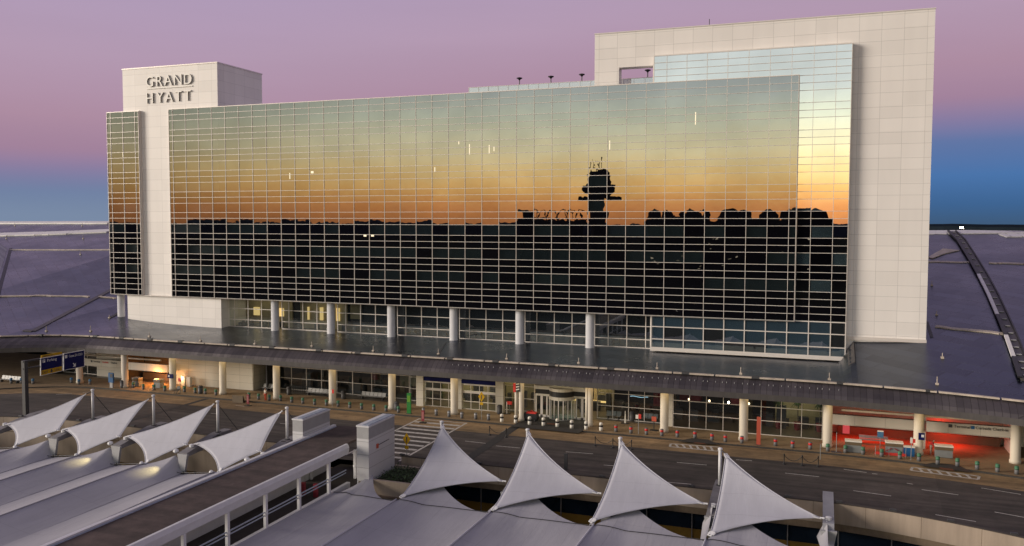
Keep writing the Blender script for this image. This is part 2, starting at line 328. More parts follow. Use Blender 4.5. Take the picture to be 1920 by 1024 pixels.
# painted markings
mk=MB()
def dash(x0,y0,x1,y1,w=.13):
    a=atz(x0,y0,.009); b=atz(x1,y1,.009); t=(b-a).normalized(); n=Vector((-t.y,t.x,0))*w/2
    mk.quad(a-n,b-n,b+n,a+n)
for d in ((1472,887,1536,894),(1582,880,1625,886),(1635,888,1645,889),(1600,920,1671,930),(1728,918,1797,928),(1840,915,1914,927),(1754,965,1830,978),(1865,960,1920,970),
 (1061,847,1112,851),(1269,867,1325,872),(1250,904,1296,908),(1132,872,1160,874),(1380,862,1410,864),(872,827,917,832),(930,836,975,840),(525,794,538,795),(395,775,410,776),(105,740,135,738),(155,736,172,735),(1700,906,1712,908),(690,800,730,803),(442,760,458,762)):
    dash(*d)
for i in range(10): mk.box(-45.2,-39.4,75.4+i*1.62,75.95+i*1.62,.006,.010)
mk.box(-45.55,-45.3,74.6,91.9,.006,.011); mk.box(-39.3,-39.05,74.6,91.9,.006,.011); mk.box(-45.3,-39.3,91.55,91.75,.006,.010)
def hatch(p):
    q=[atz(*a,.011) for a in p]     # front-left.. outline box with diagonal bars
    for i in range(4):
        a=q[i]; b=q[(i+1)%4]; t=(b-a).normalized(); n=Vector((-t.y,t.x,0))*.12
        mk.quad(a-n,b-n,b+n,a+n)
    for i in range(1,7):
        a=q[0].lerp(q[1],(i-.35)/7); b=q[3].lerp(q[2],(i+.25)/7); mk.quad(a+Vector((-.12,0,.002)),a+Vector((.14,0,.002)),b+Vector((.14,0,.002)),b+Vector((-.12,0,.002)))
hatch(((1258,832),(1350,838.5),(1346,846),(1256,837.5))); hatch(((1711,876),(1836,893),(1834,899),(1708,882)))
struct('road_markings',mk,M['paint'])
mb=MB(); mb.box(-33.6,-32.5,75.5,92.2,.005,.012); mb.box(-77.9,-77.2,75.5,92.2,.005,.012)
struct('road_joint',mb,M['ramp'])
mb=MB()
mb.quad(*[atz(*p,.158) for p in ((958,800),(1086,812.5),(1100,801),(1108,788),(1000,778),(978,788))])
mb.quad(*[atz(*p,.158) for p in ((1270,827.5),(1350,834),(1327,824),(1297,821.5))]); mb.quad(*[atz(*p,.158) for p in ((1722,872.5),(1825,886.5),(1797,872),(1750,867.5))])
struct('kerb_ramp',mb,M['ramp'])
mb=MB()
for p in (((1301,829),(1322,831),(1323,833),(1302,831)),((1760,876),(1786,879),(1790,883),(1764,880)),((1026,793),(1042,794.5),(1041,796.5),(1025,795))): mb.quad(*[atz(*q,.166) for q in p])
struct('tactile_paving',mb,M['tactile'])

# viaduct parapet and the lower level under the road
par=thing('parapet_wall','long tan concrete parapet along the edge of the elevated road','wall',(-20,73,-6.6))
def wall_strip(xs,z0,z1,y0,th):
    mb=MB()
    for a,b in zip(xs[:-1],xs[1:]):
        A=Ypar(a)+y0; B=Ypar(b)+y0
        mb.quad((a,A,z0),(b,B,z0),(b,B,z1),(a,A,z1)); mb.quad((a,A,z1),(b,B,z1),(b,B+th,z1),(a,A+th,z1)); mb.quad((b,B+th,z0),(a,A+th,z0),(a,A+th,z1),(b,B+th,z1)); mb.quad((a,A+th,z0),(b,B+th,z0),(b,B,z0),(a,A,z0))
    return mb
segL=[-140,-125]+[-112+2*i for i in range(33)]; segL=[x for x in segL if x<=-46.9]+[-46.8]; segR=[-38.2]+[-36+2*i for i in range(46)]+[60]
for sg in (segL,segR):
    wall_strip(sg,-.75,.95,0,.35).build('wall_panel',M['concrete'],par)
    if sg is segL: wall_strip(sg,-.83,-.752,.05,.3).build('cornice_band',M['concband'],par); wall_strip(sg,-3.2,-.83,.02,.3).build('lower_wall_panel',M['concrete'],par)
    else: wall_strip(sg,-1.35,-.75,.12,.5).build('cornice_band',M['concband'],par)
    wall_strip(sg,.95,1.02,-.04,.42).build('coping',M['deck'],par)
mb=MB()
for sg in (segL,segR):
    for a in sg[::2]: mb.box(a-.25,a+.25,Ypar(a)+.05,Ypar(a)+.3,1.02,1.16)
mb.build('rail_foot',M['dark'],par)
mb=MB()
for sg in (segL,segR):
    for a in sg[1::2]: mb.box(a-.015,a+.015,Ypar(a)-.006,Ypar(a)+.02,-.72,.94)
mb.build('wall_joint',M['concband'],par)
low=thing('lower_terminal_front','dark blue glazed lower storey with yellow band under the elevated road','building',(-20,74,-6.6))
for sg in (segL,segR):
    wall_strip(sg,-2.9,-1.35,.7,.2).build('window_band',M['lowglass'],low)
    wall_strip(sg,-4.0,-2.9,.68,.2).build('yellow_band',M['lowyellow'],low)
    wall_strip(sg,-6.6,-4.0,.75,.2).build('base_wall',M['deck'],low)
    mb=MB()
    for a in sg[::2]: mb.box(a-.04,a+.04,Ypar(a)+.6,Ypar(a)+.7,-4,-1.35)
    mb.build('mullion',M['greycon'],low)

# ------------------------------------------------------------------ hotel
BW=2.492; X0=-95.69
H=thing('hotel_building','long mirror glass hotel block with white end slabs rising out of the terminal roof','hotel',(-48,107,7))
# --- white slabs
mb=MB(); mb.box(-106.02,-87.41,107.5,118.57,6.3,48.32); tw=mb.build('sign_tower',M['tower'],H,label='white panelled tower carrying the hotel lettering')
mb=MB(); mb.box(-106.1,-87.33,107.42,118.65,48.32,48.5); mb.build('coping',M['mull'],tw)
mb=MB()   # right slab with its square hole
sx0,sx1,hy0,hy1,hz0,hz1=-27.98,11.92,-24.75,-20.33,40.0,43.95
for b in ((sx0,hy0,12.2,48.4),(hy1,sx1,7.0,48.4),(hy0,hy1,hz1,48.4),(hy0,hy1,12.2,hz0)): mb.box(b[0],b[1],108.15,109.75,b[2],b[3])
sl=mb.build('white_slab',M['slab'],H)
mb=MB(); mb.box(sx0-.05,sx1+.05,108.07,109.85,48.4,48.52); mb.build('coping',M['mull'],sl)
mb=MB(); mb.box(3.3,11.97,107.95,108.15,10.05,10.45); mb.build('base_trim',M['mull'],sl)
# --- building body behind the glass
mb=MB(); mb.box(-87.3,-20.3,108.6,126,12.12,41.3); mb.box(-87.3,-20.3,114.1,126,6.6,12.1); mb.box(-20.2,11.6,110.1,124,7,42); mb.build('core_wall',M['slab'],H)
pieces('curtain_wall_backing',M['curtain'],H,[(-87.3,-2.8,107.30,107.36,12.4,41.4),(-108.7,-106.2,107.3,107.5,12.3,41.4),(-19.8,2.9,107.9,107.94,7.9,44.8)])
T=1.366; s_=.84
rows=[12.14]
for h in [s_]*4: rows.append(rows[-1]+h)
for k in range(8):
    rows.append(rows[-1]+T)
    for h in (s_,s_): rows.append(rows[-1]+h)
scale=(41.55-12.14)/(rows[-1]-12.14); rows=[12.14+(r-12.14)*scale for r in rows]
def is_tall(a,b): return b-a>1.1
def panes(xs,zs,Y,tilt=.0026,seed=1,mix=0):
    rnd=random.Random(seed); g=MB()
    for a,b in zip(xs[:-1],xs[1:]):
        for c,d in zip(zs[:-1],zs[1:]):
            if mix: g.mi=1 if rnd.random()<mix else 0
            p_,q_=rnd.uniform(-tilt,tilt)*.8,rnd.uniform(-tilt,tilt)*.3; t=[-p_-q_,p_-q_,p_+q_,-p_+q_]
            g.quad((a,Y+t[0],c),(b,Y+t[1],c),(b,Y+t[2],d),(a,Y+t[3],d))
    return g
def curtain(xs,zs,Y,vis,spa,label,seed,fr=.054):
    fb=MB(); fb.box(xs[0]-.08,xs[-1]+.08,Y+.06,Y+.6,zs[0]-.1,zs[0]-.02); fb.box(xs[0]-.08,xs[-1]+.08,Y+.06,Y+.6,zs[-1]+.02,zs[-1]+.1)
    fb.box(xs[0]-.1,xs[0]-.02,Y+.06,Y+.6,zs[0],zs[-1]); fb.box(xs[-1]+.02,xs[-1]+.1,Y+.06,Y+.6,zs[0],zs[-1])
    cw=fb.build('curtain_wall_frame',M['mull'],H,label=label)
    i=0
    while i<len(zs)-1:
        if is_tall(zs[i],zs[i+1]):
            panes(xs,zs[i:i+2],Y,seed=seed+i,mix=.3).build('window_band',[vis,spa],cw); i+=1
        else:
            j=i
            while j<len(zs)-1 and not is_tall(zs[j],zs[j+1]): j+=1
            panes(xs,zs[i:j+1],Y,seed=seed+i).build('spandrel_band',spa,cw); i=j
    g=MB()
    for z in zs: g.box(xs[0]-.06,xs[-1]+.06,Y-.07,Y+.03,z-fr/2,z+fr/2)
    for x in xs: g.box(x-fr/2,x+fr/2,Y-.073,Y+.028,zs[0],zs[-1])
    g.build('mullion_grid',M['mull'],cw); return cw
xm=[-96.44]+[X0+BW*k for k in range(38)]+[-2.66]
main=curtain(xm,rows,107.0,M['glass'],M['spandrel'],'wide main curtain wall of mirror glass',10)
curtain([-108.95,-108.18,-105.69,-103.18,-102.47],rows,107.0,M['glass'],M['spandrel'],'narrow strip of mirror glass left of the sign tower',200)
brow=rows+[rows[-1]+s_*k*1.012 for k in range(1,5)]
bx=[-20.05]+[X0+BW*k for k in range(31,40)]+[3.18]
bw=curtain(bx,brow,107.42,M['bglass'],M['bspandrel'],'taller brighter glass bay in front of the right slab',400)
bz=[7.98,9.08,10.68,12.14-.02]
g=panes(bx,bz,107.42,seed=77,mix=.14); g.build('base_window_band',[M['baseglass'],M['baseglass2']],bw)
g=MB()
for z in bz: g.box(bx[0]-.06,bx[-1]+.06,107.33,107.45,z-.06,z+.06)
for x in bx: g.box(x-.06,x+.06,107.327,107.447,7.98,12.1)
g.box(bx[0]-.1,bx[-1]+.1,107.3,107.9,7.55,7.92); g.build('base_mullion',M['mull'],bw)
pieces('side_return',M['mull'],bw,[(2.98,3.1,107.5,108.15,7.6,44.9),(-20.1,3.1,107.5,108.15,44.99,45.12),(-20.0,-19.9,107.6,108.15,7.6,44.9)])
# --- lobby storey under the main panel
mb=MB(); mb.box(-109,-2.6,107.06,110,12.02,12.1); mb.build('underside',M['mull'],H)
lcx=[-77.9,-68.02,-57.95,-48.09,-38.23,-28.33]
for x in [-107.97]+lcx:
    c=MB().lathe((x,108.1,7.2),[(.62,0),(.62,.25),(.58,.27),(.58,4.82)],24).build('lobby_column',M['white'],H,True)
lx=[-90.0+2.0]+[x for x in lcx]+[-20.1]
allm=[-88.0,-86.38]+[-83.86+2.508*k for k in range(26)]
for a,b in zip(lx[:-1],lx[1:]):
    xs=[a+(.3 if a>-88 else 0)]+[q for q in allm if a+.9<q<b-.9]+[b-.3 if b<-21 else b]
    zs=[7.5,8.6,10.35,11.98]
    w=MB()
    for z in zs: w.box(xs[0],xs[-1],109.42,109.54,z-.05,z+.05)
    for x in xs: w.box(x-.05,x+.05,109.417,109.537,7.5,12)
    w.box(xs[0],xs[-1],109.3,109.7,7.28,7.44)
    fr=w.build('lobby_window',M['mull'],H); panes(xs,zs,109.5,.001,seed=int(-a)).build('pane',M['lobbyglass'],fr)
pieces('lobby_interior',M['indark'],H,[(-88.3,-20,113.8,114,7,12),(-88.3,-20,109.7,114,7.1,7.2),(-88.3,-20,109.7,114,11.9,12.02)])
pieces('lobby_back_wall',M['inwall'],H,[(-87.5,-78.5,113.5,113.75,7.2,11.5),(-77,-68.5,113.5,113.75,7.2,11.5),(-68,-66,113.6,113.75,9,11.6)])
LG=emis('lobby_lamp_glow',(1,.66,.24),1.0)
for x in (-85.2,-80.6): MB().box(x-.55,x+.55,113.3,113.48,8.9,10.2).build('lobby_lamp',LG,H)
for x,w in ((-75.4,.12),(-73.0,.25),(-71.6,.2),(-70,.25)): MB().box(x-w,x+w,113.2,113.45,8.6,10.6).build('lobby_lamp',LG,H)
rl=random.Random(5)
for i in range(40): x=rl.uniform(-87,-21); y=rl.random()*2; MB().box(x-.3,x+.3,110.6+y,111.2+y,7.2,7.9+rl.random()*.4).build('lobby_furniture',M['dark'],H)
# room lamps drawn as glowing strips just in front of the reflecting panes
RG=emis('room_lamp_glow',(1,.84,.56),1.2)
for x,y,h in ((880,280,22),(917,280,18),(926,279,10),(1143,272,18),(1304,222,24),(543,330,14),(230,290,12),(684,442,4),(698,442,4),(860,268,6),(815,318,10),(585,323,5)):
    p=aty(x,y,106.9); w=.06 if h>5 else .22; MB().box(p.x-w,p.x+w,106.935,106.96,p.z-h/31,p.z+h/31).build('room_lamp',RG,H)
# streaks of dirt under the top edge
# --- lettering
def text_mesh(txt,size,ext,mt,name,parent,pos,rot=(R(90),0,0),align='LEFT',spc=1.0,offset=0.,squeeze=1.0,**k):
    cu=bpy.data.curves.new(name,'FONT'); cu.body=txt; cu.size=size; cu.extrude=ext; cu.align_x=align; cu.space_character=spc; cu.offset=offset
    to=bpy.data.objects.new('tmp_text',cu); COL.objects.link(to); dg=bpy.context.evaluated_depsgraph_get(); dg.update()
    me=bpy.data.meshes.new_from_object(to.evaluated_get(dg)); bpy.data.objects.remove(to)
    me.materials.clear(); me.materials.append(mt); me.name=name
    MX=Matrix.Rotation(rot[2],4,'Z')@Matrix.Rotation(rot[0],4,'X')@Matrix.Diagonal((squeeze,1,1,1))
    off=Vector((0,0,0)); p=parent
    while p is not None: off+=p.location; p=p.parent
    MX=Matrix.Translation(Vector(pos)-off)@MX
    me.transform(MX); o=bpy.data.objects.new(name,me); COL.objects.link(o)
    if parent is not None: o.parent=parent
    for a,b in k.items(): o[a]=b
    return o
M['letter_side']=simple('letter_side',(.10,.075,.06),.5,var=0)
M['letter']=simple('letter_white',(.86,.83,.78),.4,var=0)
p0=aty(273.5,165.5,107.2); p1=aty(358.5,161.5,107.2)
lb=MB().box(p0.x,p1.x,107.38,107.47,(p0.z+p1.z)/2-.07,(p0.z+p1.z)/2+.07).build('sign_lettering',M['letter'],H,label='raised white hotel name over a thin bar')
def spread(word,pxs,ya,yb,h):
    n=len(word)
    for i,ch in enumerate(word):
        px=pxs[i]; yy=ya+(yb-ya)*i/(n-1); p=aty(px,yy,107.2)
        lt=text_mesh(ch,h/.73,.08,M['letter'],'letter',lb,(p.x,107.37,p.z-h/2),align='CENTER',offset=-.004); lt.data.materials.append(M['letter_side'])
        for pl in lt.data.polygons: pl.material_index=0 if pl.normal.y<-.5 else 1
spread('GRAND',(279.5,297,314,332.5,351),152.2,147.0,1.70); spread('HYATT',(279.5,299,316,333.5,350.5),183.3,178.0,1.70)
# --- roof things
mb=MB(); mb.lathe((6.2,116,48.2),[(2.6,0),(2.6,.6),(2.2,1.2),(1.2,1.6)],20); mb.build('roof_dish',M['white'],H)
p=aty(1330,46,112); mb=MB().tube([(p.x,112,46.5),(p.x,112,p.z+.7)],.05,6); mb.build('antenna',M['dark'],H)
rg=thing('glass_railing','frosted glass railing along the hotel roof terrace','railing',(-34,112,41.5))
mb=MB()
a=aty(878,165,112); zt=a.z
mb.box(-47.4,-20.6,111.98,112.02,41.4,zt); mb.build('pane',M['railglass'],rg)
mb=MB()
for i in range(19): mb.box(-47.4+i*1.488-.02,-47.4+i*1.488+.02,111.93,112.07,41.3,zt)
mb.box(-47.4,-20.6,111.92,112.08,zt,zt+.05); mb.build('post',M['mull'],rg)
mb=MB(); mb.box(-47.4,-20.5,108.6,120,41.3,41.42); mb.build('terrace_floor',M['greycon'],H)
for i,(x,yt) in enumerate(((974,146),(1033,143),(1091,139),(1214.5,131))):
    p=aty(x,yt,113.5); t=thing('lamp_post',('leftmost','second from left','third from left','rightmost')[i]+' of four dark lamp posts on the hotel roof terrace','lamp post',(p.x,113.5,41.42),'lamp posts on the roof terrace')
    MB().tube([(p.x,113.5,41.42),(p.x,113.5,p.z-.2)],.07,8).build('post',M['black'],t)
    MB().lathe((p.x,113.5,p.z-.35),[(.08,0),(.2,.15),(.42,.25),(.4,.35),(.1,.42)],14).build('lamp_head',M['black'],t,True)

# ------------------------------------------------------------------ terminal: roof, canopy, storefronts
TB=thing('terminal_building','low metal roofed airport terminal wrapping the hotel with a columned kerbside canopy','terminal',(-44,100,.15))
def sm(a,b,x): t=max(0,min(1,(x-a)/(b-a))); return t*t*(3-2*t)
def slope(x):
    if x>0: return .03+.18*sm(2.4,4.2,x)
    if x>-90: return .03
    pts=((-90,.03),(-98,.047),(-106,.078),(-109,.095),(-120,.15),(-138,.205),(-400,.205))
    for (a,sa),(b,sb) in zip(pts[:-1],pts[1:]):
        if x>=b: return sa+(sb-sa)*(a-x)/(a-b)
    return .205
def roofz(x,y):
    d=y-Ygut(x); s=slope(x)
    cr_=74.5 if x>0 else 82.5
    if d>cr_: return 7.02+s*cr_-.12*(d-cr_)
    return 7.02+s*d
def on_roof(px,py,h=0):
    d=ray(px,py); t=60.
    for i in range(900):
        q=POS+d*t
        if q.y>94 and q.z<=roofz(q.x,q.y)+h: break
        t+=.25
    return q
xs=[-300,-240,-200,-175,-155,-140,-132,-126,-120,-116]+[-113+1.5*i for i in range(78)]; xs=[x for x in xs if x<2]+[2,2.4,2.8,3.2,3.6,4.2,5,6.5,8,10,12,14,16.5,19,25,35,50,75,110,150]
ys=[0,2,4,6,8,10,12.5,16,22,30,40,52,65,74.5,82.5,95,112]
mb=MB()
for a,b in zip(xs[:-1],xs[1:]):
    for c,d in zip(ys[:-1],ys[1:]):
        q=[]
        for x,yy in ((a,c),(b,c),(b,d),(a,d)): y=Ygut(x)+yy; q.append((x,y,roofz(x,y)))
        if (q[0][0]+q[1][0])/2>-87.5 and (q[0][0]+q[1][0])/2<2.4 and c>=16: continue
        mb.quad(*q)
mb.build('roof',M['roof'],TB,True)
cx=[x for x in xs if -240<=x<=110]
def cstrip(f0,z0,f1,z1):
    mb=MB()
    for a,b in zip(cx[:-1],cx[1:]): mb.quad((a,f0(a),z0),(b,f0(b),z0),(b,f1(b),z1),(a,f1(a),z1))
    return mb
mb=MB(); prof=[(0,5.62),(.25,6.0),(.75,6.42),(1.3,6.75),(1.75,6.95)]
for (d0,z0),(d1,z1) in zip(prof[:-1],prof[1:]):
    q=cstrip(lambda x:Yfas(x)+d0*(Ygut(x)-Yfas(x))/1.75,z0,lambda x:Yfas(x)+d1*(Ygut(x)-Yfas(x))/1.75,z1); mb.add(q.v,q.f)
mb.build('canopy_roof',M['canopy'],TB,True)
mb=cstrip(Yfas,4.98,Yfas,5.62); q=cstrip(lambda x:Yfas(x)+.3,4.98,Yfas,4.98); mb.add(q.v,q.f); mb.build('fascia',M['fascia'],TB)
mb=cstrip(lambda x:Yfas(x)+.3,5.0,lambda x:112,5.0); mb.build('soffit',M['soffit'],TB)
rd=random.Random(17)
for i in range(64):
    x=-42+i*.7+rd.uniform(-.2,.2); y=Yfas(x)+.45*(Ygut(x)-Yfas(x)); MB().box(x-.028,x+.028,y-.03,y+.03,6.44,6.6).build('canopy_bolt',M['lightgrey'],TB)
# gutter rail in segments, with a dark slot behind
mb=MB(); rr=random.Random(3); x=-118.
while x<40:
    L=rr.uniform(3.2,5.4); n=max(2,int(L/1.2))
    for i in range(n):
        a=x+L*i/n; b=x+L*(i+1)/n
        z=7.02; A=Ygut(a)-.05; B=Ygut(b)-.05
        mb.add([(a,A-.18,z-.02),(b,B-.18,z-.02),(b,B-.18,z+.14),(a,A-.18,z+.14),(b,B+.12,z+.16),(a,A+.12,z+.16),(b,B+.12,z),(a,A+.12,z)],[(0,1,2,3),(3,2,4,5),(5,4,6,7)])
    x+=L+.16
mb.build('gutter_rail',M['rail'],TB)
x=-117.
while x<40:
    MB().box(x-.3,x+.5,Ygut(x)-.26,Ygut(x)+.18,7.0,7.26).build('gutter_bracket',M['dark'],TB); x+=rr.uniform(4.5,9)
def roof_band(pts,w,mt,name,h=.12,n=10):
    mb=MB(); P=[]
    for (a,b) in zip(pts[:-1],pts[1:]):
        for i in range(n): P.append(on_roof(a[0]+(b[0]-a[0])*i/n,a[1]+(b[1]-a[1])*i/n))
    P.append(on_roof(*pts[-1]))
    for a,b in zip(P[:-1],P[1:]):
        t=(b-a); t.z=0; t.normalize(); n_=Vector((-t.y,t.x,0))*w/2
        q=[a-n_,b-n_,b+n_,a+n_]; lo=[Vector((v.x,v.y,roofz(v.x,v.y)-.05)) for v in q]; hi=[Vector((v.x,v.y,roofz(v.x,v.y)+h)) for v in q]
        mb.add(lo+hi,[(4,5,6,7),(0,1,5,4),(2,3,7,6),(1,2,6,5),(3,0,4,7)])
    return mb.build(name,mt,TB)
roof_band([(-30,557),(80,555),(167,557)],.5,M['rail'],'snow_rail'); roof_band([(187,557),(216,560)],.5,M['rail'],'snow_rail')
roof_band([(18,469),(207,469)],.5,M['rail'],'snow_rail'); roof_band([(-30,442),(100,438.5),(207,434)],3.2,M['flash'],'roof_flashing',.3); roof_band([(-30,418.5),(207,418.5)],2.2,M['flash'],'roof_flashing',.3)
roof_band([(1754,614),(1888,628)],.6,M['rail'],'snow_rail'); roof_band([(1738,491.5),(1822,493)],.7,M['rail'],'snow_rail'); roof_band([(1854,494),(1935,496)],.7,M['rail'],'snow_rail')
roof_band([(1738,437),(1920,434.5),(1960,434)],2.6,M['flash'],'roof_flashing',.15,5); roof_band([(1880,443),(1935,441.5)],2.4,M['flash'],'roof_flashing',.15,5)
roof_band([(46,630),(205,546),(215,541)],.8,M['fascia'],'roof_joint',.1)
roof_band([(820,668),(836,643)],.22,M['dark'],'roof_joint',.05,4); roof_band([(205,597),(222,588)],.5,M['dark'],'roof_joint',.1,3); roof_band([(1738,605),(1747,634)],.35,M['dark'],'roof_joint',.06,4)
# stair ladder / skylight track on the right roof
tk=[(1785,437),(1803,454),(1822,484),(1843,520),(1862,556),(1880,596),(1897,636),(1912,676),(1925,715)]
roof_band(tk,1.0,M['fascia'],'roof_track',.25,4)
mb=MB(); mw=MB(); mr_=MB()
P=[on_roof(*p) for p in tk]
def bz_(a,b,f,s): 
    v=a.lerp(b,f); t=(b-a); t.z=0; t.normalize(); n=Vector((-t.y,t.x,0)); return v+n*s
rk=random.Random(11)
for a,b in zip(P[:-1],P[1:]):
    for i in range(3):
        c=bz_(a,b,(i+.5)/3,0); z=roofz(c.x,c.y)+.25; MB().box(c.x-.26,c.x+.26,c.y-.35,c.y+.1,z-.03,z+.06).build('track_step',M['louvre'],TB)
for i,(a,b) in enumerate(zip(P[:-1],P[1:])):
    mt=(MB() if i in (3,4,6) else mr_)
    c0=bz_(a,b,0,-.58); c1=bz_(a,b,1,-.58); c0.z=roofz(c0.x,c0.y)+.35; c1.z=roofz(c1.x,c1.y)+.35; mt.bar(c0,c1,.4,.18)
    if mt is not mr_: mt.build('track_flashing',M['flash'],TB)
    c0=bz_(a,b,0,.58); c1=bz_(a,b,1,.58); c0.z=roofz(c0.x,c0.y)+.35; c1.z=roofz(c1.x,c1.y)+.35; mr_.bar(c0,c1,.16,.2)
mr_.build('track_rail',M['black'],TB)
q=[on_roof(*p) for p in ((1740,484),(1768,468),(1800,471),(1772,477),(1748,486))]
mb=MB(); mb.extr([v+Vector((0,0,.08)) for v in q],(0,0,.1)); mb.build('roof_hatch',M['rail'],TB)
# rods
mb=MB()
for x,y,h in ((478,646,8),(585,650,9),(700,659,10),(822,665,11),(950,674,11),(1085,682,11),(1232,692,12),(1389,702,13),(1555,713,13),(1757,722,14),(1767,672,9),(1756,592,8),(1747,536,8),(87,622,9),(170,622,10),(205,597,6),(280,632,8),(376,640,8),(151,478,6),(156,448,6),(154,424,5),(28,424,5),(12,448,5)):
    p=on_roof(x,y); hh=h*(p-POS).length/1580.; mb.tube([p,p+Vector((0,0,hh))],.05,6); mb.box(p.x-.15,p.x+.15,p.y-.15,p.y+.15,p.z-.05,p.z+.2)
mb.build('lightning_rod',M['rail'],TB)
# far-left curved grey roof piece
A_=on_roof(20,467); B_=on_roof(-6,560)
def cr(u,v):
    q=A_.lerp(B_,u); x=q.x-1.0-24*v; return (x,q.y+2*v,roofz(q.x,q.y)+1.1*math.sin(min(1,v*3+.02)*math.pi/2)+.9*math.sin(u*math.pi/2+.6)*(v>0))
MB().grid(cr,14,12).build('barrel_roof',M['curveroof'],TB,True)
roof_band([(20,466),(8,510),(-6,560)],.6,M['black'],'roof_joint',.08,6)
roof_band([(1594,637),(1597,682)],.7,M['fascia'],'roof_joint',.06,6)
# columns of the canopy
for x,y in ((145,719),(230,727.5),(320,732),(414,740),(515,749),(620,758.5),(732,768.5),(849,778),(976,789.5),(1105,800.5),(1244,811.5),(1393,827.5),(1551,840),(1722,854),(1905,870.5)):
    p=atz(x,y,.15); r=.47 if x not in (976,1105) else .32
    if x==145: r=.45
    MB().lathe((p.x,p.y+r,.15),[(r+.06,0),(r+.06,.3),(r,.36),(r,4.85)],22).build('column',M['column'],TB,True)
for x,y in ((967,788.5),(1099.5,800)):
    p=atz(x,y,.15); MB().lathe((p.x,p.y+.2,.15),[(.2,0),(.2,4.85)],14).build('column',M['column'],TB,True)
# storefronts
def shop(x0,x1,Y,z0,z1,nx,nz,glass='shopglass',name='shop_window'):
    xs=[x0+(x1-x0)*i/nx for i in range(nx+1)]; zs=[z0+(z1-z0)*i/nz for i in range(nz+1)]
    w=MB()
    for z in zs: w.box(x0,x1,Y-.05,Y+.05,z-.035,z+.035)
    for x in xs: w.box(x-.035,x+.035,Y-.053,Y+.047,z0,z1)
    fr=w.build(name,M['mull'],TB); panes(xs,zs,Y+.01,.001,seed=int(x0*3)).build('pane',M[glass],fr); return fr
shop(-72.6,-60.2,101.0,.2,4.9,5,3); shop(-60.1,-51.2,100.9,.2,4.9,3,3); shop(-51.1,-48.7,100.3,.2,4.9,1,3)
shop(-25.0,-17.3,99.2,.2,4.9,4,3); shop(-15.6,-8.0,97.85,.2,4.9,4,3); shop(-7.9,.75,97.8,.2,4.9,4,3)
shop(-112,-104.6,100.2,.2,4.9,3,3); shop(-37.3,-33.2,99.5,.2,4.9,2,3)
pieces('pier',M['curbwall'],TB,[(-48.75,-47.75,97.6,98.2,.15,4.98),(-37.75,-36.7,97.7,98.3,.15,4.98),(-43.2,-42.4,97.75,98.2,.15,4.98),(-16.9,-15.7,98.0,98.6,.15,4.98),(.75,1.2,97.5,98.1,.15,4.98)])
for a,b in ((-47.75,-43.2),(-42.4,-37.75)):
    d=shop(a,b,98.1,.2,3.3,4,1,name='sliding_door'); 
    w=MB(); w.box(a,b,98.0,98.14,1.15,1.22); w.box(a,b,97.98,98.16,2.25,2.55); w.box(a,b,97.9,98.2,3.3,3.5); w.build('transom',M['mull'],d)
    w=MB(); w.box(a,b,97.7,98.0,3.52,4.0); w.build('header_sign',M['sign_blue'],TB)
    w=MB(); w.box(a,b,98.0,98.2,3.5,4.98); w.build('header_wall',M['soffit'],TB)
# hotel entrance with revolving door
en=MB(); en.box(-32.4,-25.2,97.2,98.2,3.62,4.05); en.box(-32.4,-25.2,97.45,98.2,2.75,3.0)
e=en.build('hotel_entrance',M['curbwall'],TB)
w=MB(); w.box(-32.4,-25.2,97.5,98.2,3.0,3.62); w.build('dark_band',M['black'],e)
cxr=-29.05
for z0,z1,r,mt,nm in ((2.55,2.95,1.62,'curbwall','door_drum'),(2.95,3.6,1.55,'black','drum_band'),(3.6,3.95,1.6,'curbwall','drum_rim'),(.15,.25,1.6,'steel','drum_sill')):
    MB().lathe((cxr,97.75,z0),[(r,0),(r,z1-z0)],28).build(nm,M[mt],e)
w=MB(); w.lathe((cxr,97.75,.25),[(1.5,0),(1.5,2.3)],24); w.build('drum_glass',M['shopglass'],e)
w=MB()
for k in range(9):
    a=math.pi*(1+.02+k*.12); w.box(cxr+1.55*math.cos(a)-.045,cxr+1.55*math.cos(a)+.045,97.75+1.55*math.sin(a)-.045,97.75+1.55*math.sin(a)+.045,.2,2.6)
for x in (-32.35,-31.7,-31.55,-30.95,-27.2,-26.55,-26.4,-25.25): w.box(x-.07,x+.07,97.55,97.7,.15,2.75)
w.box(-32.4,-30.7,97.55,97.7,.15,.4); w.box(-27.4,-25.2,97.55,97.7,.15,.4); w.build('door_frame',M['mull'],e)
for a,b in ((-32.4,-30.6),(-27.5,-25.2)): MB().quad((a,97.65,.3),(b,97.65,.3),(b,97.65,2.75),(a,97.65,2.75)).build('door_pane',M['shopglass'],e)
w=MB(); w.box(-33,-24.8,104.5,104.7,.9,1.1); w.build('reception_glow',M['gold'],e)
